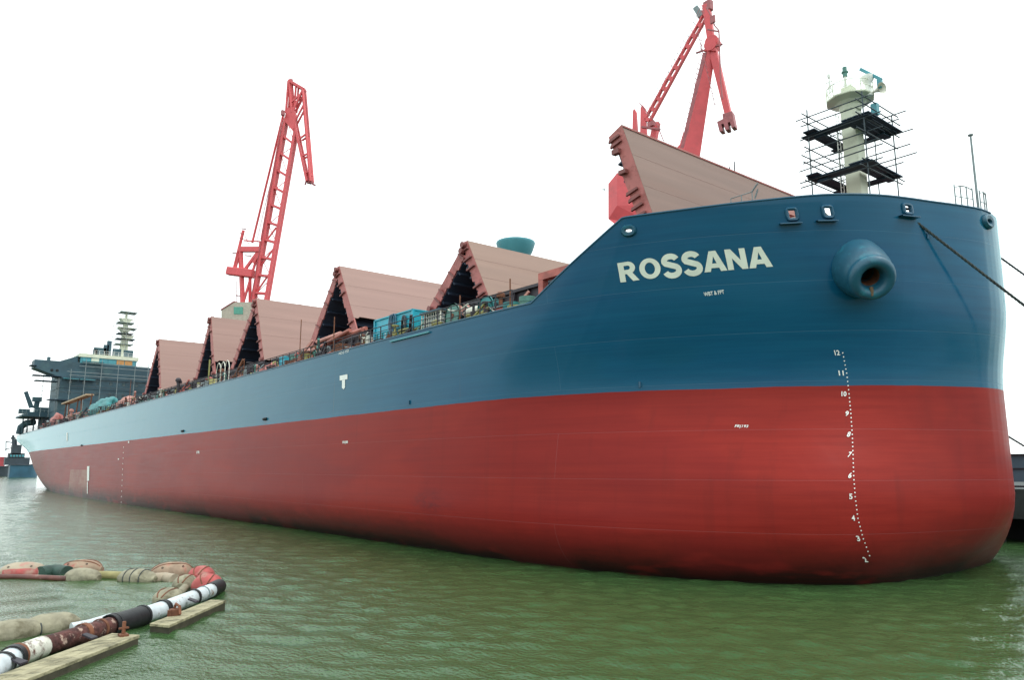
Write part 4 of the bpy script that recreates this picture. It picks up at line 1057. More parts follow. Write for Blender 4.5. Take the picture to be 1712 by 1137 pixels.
for x in np.linspace(x0, x1, 9):
    k.tube((x, 27.45, DZ), (x, 27.45, zt), .022, 5)
for z in np.linspace(DZ + .1, zt - .05, 6): k.tube((x0, 27.45, z), (x1, 27.45, z), .022, 5); k.tube((x0, 27.45, z), (x0, 29, z), .022, 5); k.tube((x1, 27.45, z), (x1, 29, z), .022, 5)
for x in (x0, x1):
    for y in (27.45, 29): k.beam((x, y, DZ), (x, y, zt), .07, .07)
k.build('wire_side', M['tarp_white'], cg)
k = MB(); k.span((x0 - .1, 27.3, zt), (x1 + .1, 29.1, zt + .1)); k.build('lid', M['bluehouse'], cg)
bt = None
for i, x in enumerate(np.linspace(x0 + .22, x1 - .22, 6)):
    if bt is None:
        k = MB(); k.lathe([(0, .17), (1.15, .17), (1.28, .1), (1.34, .05), (1.42, .05)], (0, 0, 0), (0, 0, 1), 12); bt = k.build('gas_bottle', M['grey'], None, smooth=40); o = bt
    else: o = copy_tree(bt)
    tag(o, 'grey gas bottle standing inside the pale wire cage', 'gas bottle', 'gas bottles in the wire cage'); o.location = (x, 27.75, DZ + .05)
def reel(px, py, r, Y, m, label, name='cable_reel'):
    c = onY(px, py, Y); z = DZ + r; x = c.x; e = empty(name, (x, Y + .4, DZ), label, 'cable reel')
    for y in (Y, Y + .75):
        k = MB(); k.lathe([(-.03, r), (.03, r)], (x, y, z), (0, 1, 0), 24); k.lathe([(-.06, r), (-.03, r), (-.03, r - .1), (-.06, r - .1)], (x, y, z), (0, 1, 0), 24, caps=False); k.build('flange', m, e)
    k = MB(); k.lathe([(0, r * .55), (.75, r * .55)], (x, Y, z), (0, 1, 0), 20); k.build('drum', M['boatdark'], e)
    k = MB(); k.lathe([(-.08, r * .2), (.06, r * .2)], (x, Y, z), (0, 1, 0), 12)
    k.build('hub', M['rust'], e); return e
reel(757, 530, .85, 27.5, M['green'], 'green cable reel with a pale rim below the pink cloth bundle')
reel(812, 524, .80, 27.5, M['tarp_teal'], 'teal green cable reel between the tan box and red machine')
reel(516, 590, .6, 27.5, M['grey'], 'grey round reel on the rail left of the pipe pile')
reel(525, 587, .6, 27.6, M['green'], 'greenish reel close beside the grey reel by the rail')
case(778, 797, 524, 27.5, M['olive'], 'crate', 'tan square box below the white cloth bundle', 'crate')
def machine(px0, px1, pyt, Y, m, label):
    x0, x1 = dx(px0, Y), dx(px1, Y); zt = deck_z((px0 + px1) / 2, pyt, Y); e = empty('winch_unit', ((x0 + x1) / 2, Y + .6, DZ), label, 'machine')
    k = MB(); k.span((x0, Y, DZ + .15), (x1, Y + 1.2, zt)); k.build('housing', m, e, bevel=.04)
    k = MB(); k.span((x0 + (x1 - x0) * .3, Y - .02, DZ + .35), (x0 + (x1 - x0) * .62, Y + .02, zt - .25)); k.build('opening', M['dark'], e)
    k = MB(); k.span((x0 - .1, Y - .1, zt), (x1 + .1, Y + 1.3, zt + .09)); k.build('roof_sheet', M['grey'], e)
    k = MB()
    for x in (x0 + .1, x1 - .1): k.span((x - .1, Y - .05, DZ), (x + .1, Y + 1.2, DZ + .15))
    k.build('skid', M['rust'], e)
    k = MB(); k.path([(x0 - .35, Y - .03, DZ + .1), (x0 - .4, Y - .05, DZ + .8), (x0, Y - .05, zt - .1), (x0 + .3, Y - .05, zt - .3)], .05, 6); k.build('hose', M['tarp_white'], e, smooth=50); return e
machine(825, 845, 514, 27.5, M['machine_red'], 'red machine housing with a dark opening near the forecastle break')
def drum(px, pyt, r, Y, m, label, h=None):
    c = onY(px, 530, Y); h = h or (onY(px, pyt, Y).z - DZ); e = empty('storage_drum', (c.x, Y, DZ), label, 'drum')
    k = MB(); k.lathe([(0, r), (h * .33, r), (h * .34, r + .03), (h * .36, r + .03), (h * .37, r), (h * .66, r), (h * .67, r + .03), (h * .69, r + .03), (h * .7, r), (h, r)], (c.x, Y, DZ), (0, 0, 1), 24, caps=False); k.build('shell', m, e, smooth=40)
    k = MB(); k.lathe([(h - .04, r - .02), (h - .02, r - .02)], (c.x, Y, DZ), (0, 0, 1), 24); k.lathe([(h - .02, .09), (h + .03, .09)], (c.x + .2, Y, DZ), (0, 0, 1), 10); k.build('lid', m, e); return e
drum(856, 507, .55, 27.9, M['tarp_teal'], 'teal drum right of the red machine housing')
drum(862, 512, .5, 27.5, M['olive'], 'squat ochre drum in front of the teal drum')
e = drum(882, 497, .5, 28, M['green'], 'tall green drum nearest the sloping forecastle edge')
case(893, 903, 502, 28.6, M['machine_red'], 'crate', 'small red box tucked against the sloping bulwark', 'crate', .8)
lump('cloth_bundle', (dx(766, 28.2), 28.4, deck_z(766, 530, 28)), (1.15, .6, .62), M['tarp_pink'], 'pink cloth bundle heaped on top of the green reel', 'bundle', 3)
lump('cloth_bundle', (dx(793, 28.2), 28.4, deck_z(793, 526, 28)), (1.1, .6, .5), M['tarp_white'], 'white cloth bundle piled above the tan box', 'bundle', 9)
# pile of red pipes and loose gear aft of the container
for i, (pa, pb) in enumerate((((548, 573), (585, 552)), ((538, 579), (606, 551)), ((560, 566), (612, 549)), ((530, 572), (570, 557)))):
    P, Q = onY(*pa, 28.3 + .3 * i), onY(*pb, 28.1 + .3 * i); k = MB(); k.tube(P, Q, .17, 10); o = k.build('steel_pipe', M['pipe_red'] if i != 3 else M['tarp_pink'], None, smooth=40)
    tag(o, ('thick red pipe at the front of the deck pile', 'longest red pipe lying across the deck pile', 'red pipe topping the pile next to the container', 'pale pink pipe at the left end of the pile')[i], 'pipe'); centre(o)
case(560, 570, 575, 27.6, M['rust'], 'crate', 'brown rusty box under the pile of red pipes', 'crate', .8)
case(605, 612, 564, 27.6, M['tarp_white'], 'crate', 'small cream box left of the teal container', 'crate', .8)
drum(617, 561, .22, 27.5, M['tarp_white'], 'slim white canister beside the teal container')
lump('cloth_bundle', (dx(580, 27.9), 27.9, DZ), (1.3, .5, .6), M['grey'], 'grey rag heap by the rail under the red pipes', 'bundle', 14)
lump('cloth_bundle', (dx(512, 28.6), 29.2, DZ + .6), (1.6, .7, 1.0), M['tarp_pink'], 'dusty pink heap in front of the third cover pair', 'bundle', 22)
lump('cloth_bundle', (dx(455, 28.2), 28.2, DZ), (2.2, .6, .9), M['machine_red'], 'dull red heap along the rail below the fourth cover pair', 'bundle', 31)
case(470, 478, 596, 27.6, M['teal'], 'crate', 'small teal box by the rail beside the dull red heap', 'crate', .8)
case(487, 497, 592, 27.6, M['green'], 'crate', 'grey green case between the teal box and the reels', 'crate', .8)
# gangway entrance with pale posts and hoops
P = onY(357, 620, 27.2); zt = onY(352, 601, 27.2).z
gw = empty('gangway_frame', (P.x, 27.2, DZ), 'pale yellow post and white hoops at the gangway opening in the rail', 'gangway')
k = MB(); k.beam((P.x + .8, 27.0, DZ - .9), (P.x, 27.2, DZ + .9), .5, .3, w2=.9); k.tube((P.x - 1.6, 27.2, DZ), (P.x - 1.6, 27.2, zt), .09, 8); k.build('post', M['olive'], gw)
for px in (366, 373, 380):
    c = onY(px, 612, 27.2); zt = onY(373, 605, 27.2).z; k = MB(); k.path([(c.x - .7, 27.2, DZ), (c.x - .7, 27.2, zt - .7), (c.x - .4, 27.2, zt - .2), (c.x, 27.2, zt), (c.x + .4, 27.2, zt - .2), (c.x + .7, 27.2, zt - .7), (c.x + .7, 27.2, DZ)], .05, 6); k.build('hoop', M['tarp_white'], gw, smooth=50)
lump('tarpaulin', (dx(178, 28), 28.6, DZ), (10, 1.6, 2.6), M['tarp_teal'], 'teal tarpaulin over a long mound on the after deck', 'tarpaulin', 41)
# provision frame with tan panels aft
a0, a1 = dx(120, 28.5), dx(160, 28.5); zt = onY(140, 664, 28.5).z
fr = empty('storage_rack', ((a0 + a1) / 2, 28.5, DZ), 'tan and pink timber rack left of the teal tarpaulin', 'rack')
k = MB()
for x in np.linspace(a0, a1, 5): k.beam((x, 28.5, DZ), (x + 2.0 * (1 if int(x) % 2 else -1), 28.5, zt), .2, .2)
k.build('leg', M['rust'], fr)
k = MB(); k.beam((a0, 28.5, zt), (a1, 28.5, zt), 1.4, .3); k.build('shelf', M['tan'], fr)
k = MB(); k.span((a0 + 5, 28.4, DZ), (a1 - 9, 29.4, DZ + 2.2)); k.span((a0 + 16, 28.6, DZ), (a1 - 2, 29.2, DZ + 1.5)); k.build('stored_case', M['tarp_pink'], fr)
lump('cloth_bundle', (dx(109, 28), 28.2, DZ), (6, 1.2, 2.4), M['machine_red'], 'reddish brown heap at the after end of the rail', 'bundle', 52)
lump('cloth_bundle', (dx(205, 28), 29.5, DZ + 1.2), (5, 1.0, 1.2), M['tarp_pink'], 'pink heap behind the right end of the teal tarpaulin', 'bundle', 61)

# ------------------------------------------------------------------ shore cranes
def crane_tools(p0, nrm):
    def P(px, py, d=0.): return onP(px, py, p0, nrm) + V(nrm).normalized() * d
    return P
# --- crane A (left)
pA = V(onY(425, 520, 68)); nA = V((.62, -.78, 0)).normalized(); tA = V((-nA.y, nA.x, 0))
PA = crane_tools(pA, nA)
cA = empty('shore_crane', (pA.x, pA.y, 3.6), 'red lattice boom shore crane standing beyond the middle hatch covers', 'crane')
def frame_boom(name, L0, L1, R0, R1, depth, n, w, parent, m):
    k = MB()
    for dd in (-depth / 2, depth / 2):
        off = nA * dd
        k.beam(L0 + off, L1 + off, w, w, up=nA); k.beam(R0 + off, R1 + off, w, w, up=nA)
    for i in range(n + 1):
        t = i / n; a, b = L0.lerp(L1, t), R0.lerp(R1, t)
        for dd in (-depth / 2, depth / 2): k.beam(a + nA * dd, b + nA * dd, w * .75, w * .6, up=nA)
        k.beam(a - nA * depth / 2, a + nA * depth / 2, w * .6, w * .6); k.beam(b - nA * depth / 2, b + nA * depth / 2, w * .6, w * .6)
    return k.build(name, m, parent)
sA = (pA - CAM).length / FPX   # metres per photo pixel at the crane
bm_ = frame_boom('boom', PA(421, 520), PA(479, 199), PA(443, 520), PA(496, 214), 5.5 * sA, 11, 4.6 * sA, cA, M['crane'])
k = MB(); k.prism([PA(478, 203), PA(483, 182), PA(494, 184), PA(498, 198), PA(493, 222)], nA * 3 * sA * 2); k.build('boom_head', M['crane'], bm_)
k = MB()
k.box(PA(479, 194, 2), (5 * sA, 5 * sA, 8 * sA)); k.build('sheave_box', M['crane_dark'], bm_)
# diagonals between the lower part of the boom
k = MB()
for a, b in (((428, 490), (452, 455)), ((432, 450), (458, 415)), ((436, 415), (462, 380)), ((430, 505), (450, 520))): k.beam(PA(*a), PA(*b), 2.2 * sA, 2.2 * sA)
for i in range(11):
    t0, t1 = i / 11, (i + 1) / 11
    a0_, a1_ = ((421 + 58 * t0, 520 - 321 * t0), (443 + 53 * t1, 520 - 306 * t1)) if i % 2 else ((443 + 53 * t0, 520 - 306 * t0), (421 + 58 * t1, 520 - 321 * t1))
    k.beam(PA(*a0_, -2.6 * sA), PA(*a1_, -2.6 * sA), .9 * sA, .9 * sA)
k.build('boom_brace', M['crane'], bm_)
for d_, q0, q1 in ((-2, (476, 200), (428, 400)), (2, (478, 202), (431, 404)), (0, (484, 150), (436, 405))):
    k = MB(); k.tube(PA(*q0, d_ * sA), PA(*q1, d_ * sA), .35 * sA, 5); k.build('wire_rope', M['crane_dark'], bm_)
k = MB(); q0, q1 = (417, 520), (473, 205)
for t in np.linspace(0, 1, 40): k.beam(PA(q0[0] + 56 * t + 2.5, q0[1] - 315 * t, 3 * sA), PA(q0[0] + 56 * t + 2.5, q0[1] - 315 * t, 6 * sA), .5 * sA, .5 * sA)
for d_ in (3, 6): k.tube(PA(419.5, 520, d_ * sA), PA(475.5, 205, d_ * sA), .5 * sA, 5)
k.build('boom_ladder', M['crane_dark'], bm_)
jb = MB()
for a, b, w in (((485, 136), (490, 190), 4), ((485, 136), (509, 150), 4), ((509, 150), (490, 190), 3), ((490, 186), (515, 304), 3.5), ((508, 150), (521, 304), 3.5), ((484, 137), (480, 190), 3), ((497, 142), (494, 186), 2.5)):
    jb.beam(PA(*a, -4 * sA), PA(*b, -4 * sA), w * sA, w * sA); jb.beam(PA(*a, 4 * sA), PA(*b, 4 * sA), w * sA, w * sA)
for a, b in (((503, 233), (513, 226)), ((508, 262), (517, 258)), ((495, 205), (510, 176)), ((490, 172), (503, 160)), ((512, 290), (520, 288))): jb.beam(PA(*a, -4 * sA), PA(*b, -4 * sA), 2.4 * sA, 2.4 * sA); jb.beam(PA(*a, 4 * sA), PA(*b, 4 * sA), 2.4 * sA, 2.4 * sA)
for q in ((485, 136), (509, 150), (490, 188), (513, 290), (520, 292)): jb.beam(PA(*q, -5 * sA), PA(*q, 5 * sA), 3 * sA, 3 * sA)
jA = jb.build('jib', M['crane'], cA)
k = MB(); k.box(PA(518, 304), (7 * sA, 7 * sA, 5 * sA)); k.beam(PA(518, 304), PA(527, 310), 2 * sA, 3 * sA); k.beam(PA(512, 302), PA(510, 309), 2 * sA, 2 * sA); k.build('hook_sheave', M['crane_dark'], jA)
k = MB(); k.box(PA(486, 134), (7 * sA, 5 * sA, 3 * sA)); k.box(PA(508, 149), (5 * sA, 4 * sA, 3 * sA)); k.build('sheave_box', M['crane_dark'], jA)
k = MB(); k.tube(PA(510, 152), PA(517, 228), .7 * sA, 6); k.tube(PA(515, 230), PA(516, 300), .6 * sA, 6); k.build('hoist_wire', M['crane_dark'], jA)
k = MB(); k.beam(PA(472, 190, -3 * sA), PA(420, 405, -3 * sA), 3 * sA, 3 * sA); k.beam(PA(474, 200, 3 * sA), PA(438, 402, 3 * sA), 2 * sA, 2 * sA); k.build('luffing_stay', M['crane'], cA)
k = MB()
for a, b, w in (((407, 385), (391, 450), 4), ((402, 415), (406, 515), 6), ((435, 412), (405, 512), 3), ((436, 405), (424, 500), 4), ((400, 417), (438, 417), 8), ((408, 402), (438, 404), 2), ((393, 450), (402, 418), 3), ((410, 450), (432, 420), 4), ((424, 440), (440, 415), 5), ((418, 455), (418, 505), 4)):
    k.beam(PA(*a), PA(*b), w * sA, w * sA)
af = k.build('a_frame', M['crane'], cA)
k = MB(); k.beam(PA(381, 453), PA(424, 458), 12 * sA, 13 * sA); k.build('counterweight', M['crane'], cA, bevel=.2)
k = MB()
for a, b in (((389, 423), (403, 424)), ((410, 427), (420, 428)), ((394, 494), (404, 495)), ((404, 382), (411, 383)), ((402, 390), (408, 391)), ((401, 398), (407, 399))): k.beam(PA(*a), PA(*b), 3 * sA, 1.2 * sA)
k.tube(PA(396, 470), PA(396, 505), .7 * sA, 5); k.tube(PA(410, 395), PA(416, 408), .6 * sA, 5); k.build('walkway', M['crane_dark'], af)
k = MB()
k.prism([PA(375, 521, -8 * sA), PA(395, 507, -8 * sA), PA(440, 507, -8 * sA), PA(440, 560, -8 * sA), PA(375, 560, -8 * sA)], nA * 16 * sA); mh = k.build('machinery_house', M['beige'], cA)
k = MB(); k.prism([PA(396, 515, 8.05 * sA), PA(411, 515, 8.05 * sA), PA(411, 527, 8.05 * sA), PA(396, 527, 8.05 * sA)], nA * .1); k.build('cab_window', M['cabglass'], mh)
k = MB(); k.beam(PA(374, 520, 0), PA(397, 505.5, 0), 18 * sA, 1.6 * sA); k.build('roof', M['crane_dark'], mh)
k = MB(); base = V((pA.x, pA.y, 3.6)); zb = PA(420, 560).z
k.lathe([(0, 4.2), (zb - 3.6, 3.2)], base, (0, 0, 1), 20); k.build('tower', M['crane'], cA, smooth=40)
k = MB()
for sx in (-1, 1):
    for sy in (-1, 1): k.beam(base + V((sx * 6, sy * 5, 0)), base + V((sx * 3, sy * 3, 14)), 1.4, 1.4)
k.beam(base + V((-6, -5, 1)), base + V((6, -5, 1)), 1.6, 1.8); k.beam(base + V((-6, 5, 1)), base + V((6, 5, 1)), 1.6, 1.8); k.build('portal_leg', M['crane'], cA)

# --- crane B (right)
pB = V(onY(1120, 330, 105)); nB = V((.30, -.95, 0)).normalized()
PB = crane_tools(pB, nB); sB = (pB - CAM).length / FPX
cB = empty('shore_crane', (pB.x, pB.y, 3.6), 'red double jib shore crane rising behind the foremost hatch cover', 'crane')
k = MB()   # box boom: tapered, on two legs
k.beam(PB(1126, 402), PB(1188, 86), 38 * sB, 27 * sB, up=nB + V((.75, .2, 0)), w2=13 * sB, h2=12 * sB); bmB = k.build('boom', M['crane'], cB)
k = MB(); k.beam(PB(1122, 330, 6 * sB), PB(1152, 225, 4 * sB), 12 * sB, 12 * sB, up=nB); k.beam(PB(1132, 252, -3 * sB), PB(1150, 228, -3 * sB), 8 * sB, 8 * sB, up=nB, w2=2 * sB); k.build('boom_leg', M['crane'], bmB)
k = MB(); k.lathe([(-9 * sB, 10 * sB), (9 * sB, 10 * sB)], PB(1190, 78), nB, 20); k.prism([PB(1180, 88, -8 * sB), PB(1184, 70, -8 * sB), PB(1197, 70, -8 * sB), PB(1199, 88, -8 * sB)], nB * 16 * sB); k.build('boom_head', M['crane'], bmB, smooth=40)
k = MB()   # walkway pickets along the boom
for t in np.linspace(.08, 1, 20):
    a = V((0, 0, 0)); q = PB(1139 + (1181 - 1139) * t, 255 + (90 - 255) * t, 8 * sB); k.tube(q, q + V((-2.2 * sB * 2, 0, 7 * sB)), .5 * sB, 4)
k.beam(PB(1143, 262, 8 * sB), PB(1182, 92, 8 * sB), 9 * sB, 5 * sB, up=nB, w2=6 * sB); k.build('boom_walkway_shade', M['crane_dark'], bmB)  # walkway widened in darker red to stand for the boom's shaded left face
k = MB(); k.beam(PB(1166, 91, 6 * sB), PB(1210, 76, 6 * sB), 3 * sB, 2 * sB); k.tube(PB(1174, 90, 6 * sB), PB(1175, 76, 6 * sB), .5 * sB, 4); k.build('head_walkway', M['crane_dark'], bmB)
k = MB()   # stay: two side plates joined by web pieces leaving long openings
a0, a1 = PB(1083, 200), PB(1180, 24); up = (a1 - a0).normalized(); lat = up.cross(nB).normalized()
for s in (-1, 1): k.beam(a0 + lat * s * 5 * sB, a1 + lat * s * 3.6 * sB, 3 * sB, 7 * sB, up=nB, w2=2.4 * sB)
n_ = 10
for i in range(n_ + 1):
    t = i / n_; q = a0.lerp(a1, t); k.beam(q - up * 3.2 * sB, q + up * 3.2 * sB, 9 * sB, 6 * sB, up=nB)
st = k.build('luffing_stay', M['crane'], cB)
k = MB()
for t in np.linspace(.04, .95, 17):
    q = a0.lerp(a1, t) + lat * -7 * sB; q2 = a0.lerp(a1, t) + lat * 7 * sB
    q = q if proj(q)[0] < proj(q2)[0] else q2; k.tube(q, q + V((-5 * sB, 0, 8 * sB)), .5 * sB, 4)
k.build('stay_picket', M['grey'], st)
k = MB(); k.beam(PB(1173, 28), PB(1163, 12), 9 * sB, 8 * sB, up=nB); k.build('balance_weight', M['grey'], st, bevel=.1)
k = MB()   # jib
k.beam(PB(1190, 74), PB(1181, 8), 10 * sB, 10 * sB, up=nB, w2=12 * sB); k.beam(PB(1190, 74), PB(1220, 200), 12 * sB, 11 * sB, up=nB, w2=9 * sB)
k.lathe([(-8 * sB, 11 * sB), (8 * sB, 11 * sB)], PB(1192, 72), nB, 18); jB = k.build('jib', M['crane'], cB, smooth=35)
k = MB(); k.box(PB(1184, 10), (14 * sB, 10 * sB, 18 * sB)); k.box(PB(1177, 22), (8 * sB, 9 * sB, 10 * sB)); k.build('jib_tail', M['crane_dark'], jB, bevel=.15)
k = MB(); k.prism([PB(1210, 193, -7 * sB), PB(1226, 188, -7 * sB), PB(1231, 214, -7 * sB), PB(1225, 216, -7 * sB), PB(1223, 206, -7 * sB), PB(1219, 207, -7 * sB), PB(1221, 218, -7 * sB), PB(1215, 220, -7 * sB), PB(1212, 209, -7 * sB), PB(1208, 210, -7 * sB), PB(1211, 221, -7 * sB), PB(1205, 222, -7 * sB), PB(1201, 206, -7 * sB), PB(1211, 201, -7 * sB)], nB * 14 * sB); k.build('jib_nose', M['crane_dark'], jB)
k = MB(); k.path([PB(1193, 30, 4), PB(1203, 47, 4), PB(1207, 60, 4), PB(1214, 68, 4), PB(1215, 90, 4), PB(1217, 150, 4), PB(1220, 180, 4)], 1.1 * sB, 6); k.box(PB(1204, 50, 4), (8 * sB, 3 * sB, 12 * sB)); k.beam(PB(1195, 66, 4), PB(1214, 70, 4), 2 * sB, 2 * sB); k.build('hoist_guide', M['crane_dark'], jB, smooth=40)
for q0, q1 in (((1183, 20), (1092, 205)), ((1186, 22), (1096, 210)), ((1188, 40), (1160, 235))):
    k = MB(); k.tube(PB(*q0, 3), PB(*q1, 3), .4 * sB, 5); k.build('wire_rope', M['crane_dark'], jB)
k = MB()
for t in np.linspace(.05, .95, 14): k.beam(PB(1190 + 30 * t - 5, 74 + 126 * t, 5), PB(1190 + 30 * t - 9, 74 + 126 * t - 3, 5), .7 * sB, .7 * sB)
k.tube(PB(1182, 72, 5), PB(1211, 196, 5), .5 * sB, 5); k.build('jib_rail', M['crane_dark'], jB)
k = MB()
for x, y0, y1, w in ((1062, 300, 182, 8), (1076, 300, 176, 10)):
    k.prism([PB(x - w / 2 - 1, y0, -3 * sB), PB(x - w / 2 + 1, y1 + 5, -3 * sB), PB(x - 1, y1, -3 * sB), PB(x + w / 2 - 2, y1 + 5, -3 * sB), PB(x + w / 2 + 5, y0, -3 * sB)], nB * 6 * sB)
k.beam(PB(1080, 298), PB(1098, 205), 10 * sB, 10 * sB, up=nB); k.build('a_frame', M['crane'], cB)
k = MB(); k.beam(PB(1080, 182, 3), PB(1112, 222, 3), 1.4 * sB, 1.4 * sB); k.beam(PB(1084, 222, 3), PB(1114, 226, 3), 5 * sB, 3 * sB); k.tube(PB(1113, 225, 3), PB(1112, 206, 3), .6 * sB, 4); k.tube(PB(1112, 225, 3), PB(1120, 245, 3), .8 * sB, 4); k.box(PB(1096, 214, 2), (12 * sB, 6 * sB, 8 * sB)); k.build('machinery_platform', M['crane_dark'], cB)
k = MB()  # slewing house with a faceted side and an inward sloping bottom
q = [PB(1017, 306), PB(1037, 291), PB(1110, 291), PB(1110, 368), PB(1036, 342), PB(1018, 368)]
k.prism([PB(1036, 292, 10 * sB), PB(1108, 292, 10 * sB), PB(1108, 346, 10 * sB), PB(1036, 346, 10 * sB)], nB * -30 * sB)
k.prism([PB(1017, 307, 0), PB(1036, 292, 10 * sB), PB(1036, 346, 10 * sB), PB(1017, 366, 0)], nB * -20 * sB)
k.prism([PB(1017, 366, 0), PB(1036, 346, 10 * sB), PB(1108, 346, 10 * sB), PB(1100, 380, 4 * sB), PB(1030, 376, 4 * sB)], nB * -20 * sB)
mb = k.build('machinery_house', M['crane'], cB)
k = MB(); k.beam(PB(1046, 406, -5 * sB), PB(1156, 406, -5 * sB), 34 * sB, 12 * sB); k.beam(PB(1088, 372, -4 * sB), PB(1088, 402, -4 * sB), 36 * sB, 22 * sB); k.build('slewing_deck', M['crane'], cB)
k = MB(); k.tube(PB(1018, 325, 2), PB(1018, 300, 2), .5 * sB, 4); k.tube(PB(1029, 292, 2), PB(1029, 280, 2), .5 * sB, 4); k.beam(PB(1014, 322, 2), PB(1020, 322, 2), 2 * sB, 1 * sB); k.build('house_rail', M['grey'], mb)
k = MB(); base = V((pB.x, pB.y, 3.6)); zb = PB(1060, 402).z
k.lathe([(0, 4.5), (zb - 4.2, 3.6)], base, (0, 0, 1), 20); k.build('tower', M['crane'], cB, smooth=40)
k = MB()
for sx in (-1, 1):
    for sy in (-1, 1): k.beam(base + V((sx * 6, sy * 5, 0)), base + V((sx * 3, sy * 3, 12)), 1.4, 1.4)
k.build('portal_leg', M['crane'], cB)

# ------------------------------------------------------------------ quay on the far side
qy = empty('quay', (-80, 75, 0), 'dark concrete quay on piles visible beyond the bow', 'quay')
k = MB(); k.span((-330, 62.2, 2.6), (60, 160, 3.6)); k.build('deck_slab', M['concrete'], qy)
k = MB(); k.span((-330, 61.6, 1.7), (60, 62.2, 3.75)); k.build('edge_beam', M['concrete'], qy)
for x in (-24.5, -21.5, -18.6, -15.5, -12.5):
    k = MB(); k.tube((x, 62.8, -3), (x, 62.8, 2.6), .4, 12); k.build('pile', M['pile'], qy, smooth=40)
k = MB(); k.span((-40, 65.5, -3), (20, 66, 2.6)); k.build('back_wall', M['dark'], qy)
fnc = empty('barrier_fence', (-19, 63.2, 3.6), 'grey blue panel fence with posts along the quay edge', 'fence')
k = MB(); zt = onY(1700, 762, 63.2).z; zb = onY(1700, 806, 63.2).z
k.span((-40, 63.15, zb), (5, 63.3, zt)); k.build('panel', M['panel'], fnc)
for x in np.arange(-38, 4, 1.9):
    k = MB(); k.beam((x, 63.08, 3.6), (x, 63.08, zt + .05), .12, .12); k.build('post', M['coaming'], fnc)
k = MB(); k.span((-40, 63.0, zt), (5, 63.4, zt + .12)); k.span((-40, 63.08, (zt + zb) / 2 - .05), (5, 63.15, (zt + zb) / 2 + .05)); k.tube((-40, 63.0, zb - .32), (5, 63.0, zb - .32), .07, 6); k.build('rail', M['coaming'], fnc)

# ------------------------------------------------------------------ mooring ropes
def rope(p, q, sag, r, label):
    p, q = V(p), V(q); k = MB(); L = (q - p).length
    n_ = 60
    pts = [p.lerp(q, t) - V((0, 0, sag * 4 * t * (1 - t))) for t in np.linspace(0, 1, n_)]
    # three strands twisted together
    d = (q - p).normalized(); a = d.orthogonal().normalized(); b = d.cross(a); N_ = int(L / .11)
    for s in range(3):
        pp_ = []
        for i in range(N_ + 1):
            t = i / N_; c = p.lerp(q, t) - V((0, 0, sag * 4 * t * (1 - t))); ph = t * L / (r * 9) * 2 * math.pi + s * 2 * math.pi / 3
            pp_.append(c + (a * math.cos(ph) + b * math.sin(ph)) * r * .5)
        k.path(pp_, r * .58, 5)
    o = k.build('mooring_rope', M['rope'], None, smooth=60); tag(o, label, 'rope'); return centre(o)
c, z = pix2hull(1517, 350); P = hull(c, z) - hnormal(c, z) * .3
dol = V(onY(2090, 786, 48.)); rope(P, (dol.x, dol.y, 5.0), .15, .068, 'thick dark rope led from the square fairlead near the bow')
P2 = onY(1655, 418, 47.5); Q2 = onY(1712, 458, 48.6); Q2 = P2 + (Q2 - P2) * ((P2.z - 4.2) / (P2.z - Q2.z)); rope(P2, Q2, .1, .06, 'dark rope emerging behind the stem at mid height')
P3 = onY(1676, 724, 52.5); Q3 = onY(1712, 745, 53); Q3 = P3 + (Q3 - P3) * ((P3.z - 4.2) / (P3.z - Q3.z)); rope(P3, Q3, .05, .06, 'thin low rope running from behind the stem to the fence')
def quay_bollard(x, y, label):
    k = MB(); k.lathe([(0, .32), (.5, .25), (.6, .3), (.72, .42), (.82, .4), (.86, .2)], (x, y, 3.6), (0, 0, 1), 16); o = k.build('quay_bollard', M['black'], None, smooth=40); tag(o, label, 'bollard'); return centre(o)


# ------------------------------------------------------------------ work boats beyond the stern
def boat(name, px0, px1, pyd, pywl, m, label, Xd=-480, house=True):
    a = onX(px0, pywl, Xd); b = onX(px1, pywl, Xd); zd = onX((px0 + px1) / 2, pyd, Xd).z
    e = empty(name, (Xd, (a.y + b.y) / 2, 0), label, 'boat'); L = b.y - a.y; bw_ = 4.5
    k = MB(); secs = []
    for t in np.linspace(0, 1, 13):
        w = bw_ * (1 - max(0, (t - .65) / .35) ** 2) * (1 - .15 * max(0, (.2 - t) / .2)); sh = zd + max(0, t - .6) ** 2 * 7
        y = a.y + L * t; secs.append([(Xd - w, y, sh), (Xd - w * .85, y, -.8), (Xd + w * .85, y, -.8), (Xd + w, y, sh)])
    vs = [p for s in secs for p in s]; fs = []
    for i in range(12):
        for j in range(3): fs.append((i * 4 + j, i * 4 + j + 1, i * 4 + 5 + j, i * 4 + 4 + j))
        fs.append((i * 4 + 3, i * 4, i * 4 + 4, i * 4 + 7))
    fs += [(0, 1, 2, 3), (48, 51, 50, 49)]; k.add(vs, fs); k.build('hull', m, e)
    k = MB(); k.path([V(s[3]) + V((.1, 0, -.2)) for s in secs], .3, 6); k.build('fender_rail', M['boatdark'], e)
    return e, a, b, zd
X_ = -470
e, a, b, zd = boat('work_boat', 14, 62, 777, 795, M['boatblue'], 'blue work boat with dark wheelhouse lying off the ship stern', X_)
def bxp(px, py): return onX(px, py, X_)
k = MB()
for x0, x1, y0, y1 in ((8, 48, 765, 778), (14, 40, 758, 766), (20, 34, 744, 760)):
    A = bxp(x0, y0); B = bxp(x1, y1); k.span((X_ - 3, A.y, B.z), (X_ + 2.5, B.y, A.z))
hb = k.build('wheelhouse', M['boatdark'], e)
k = MB()
for x in np.arange(16, 40, 5): A = bxp(x, 761); B = bxp(x + 3, 764); k.span((X_ + 2.5, A.y, B.z), (X_ + 2.6, B.y, A.z))
k.build('window', M['vent'], hb)
k = MB()
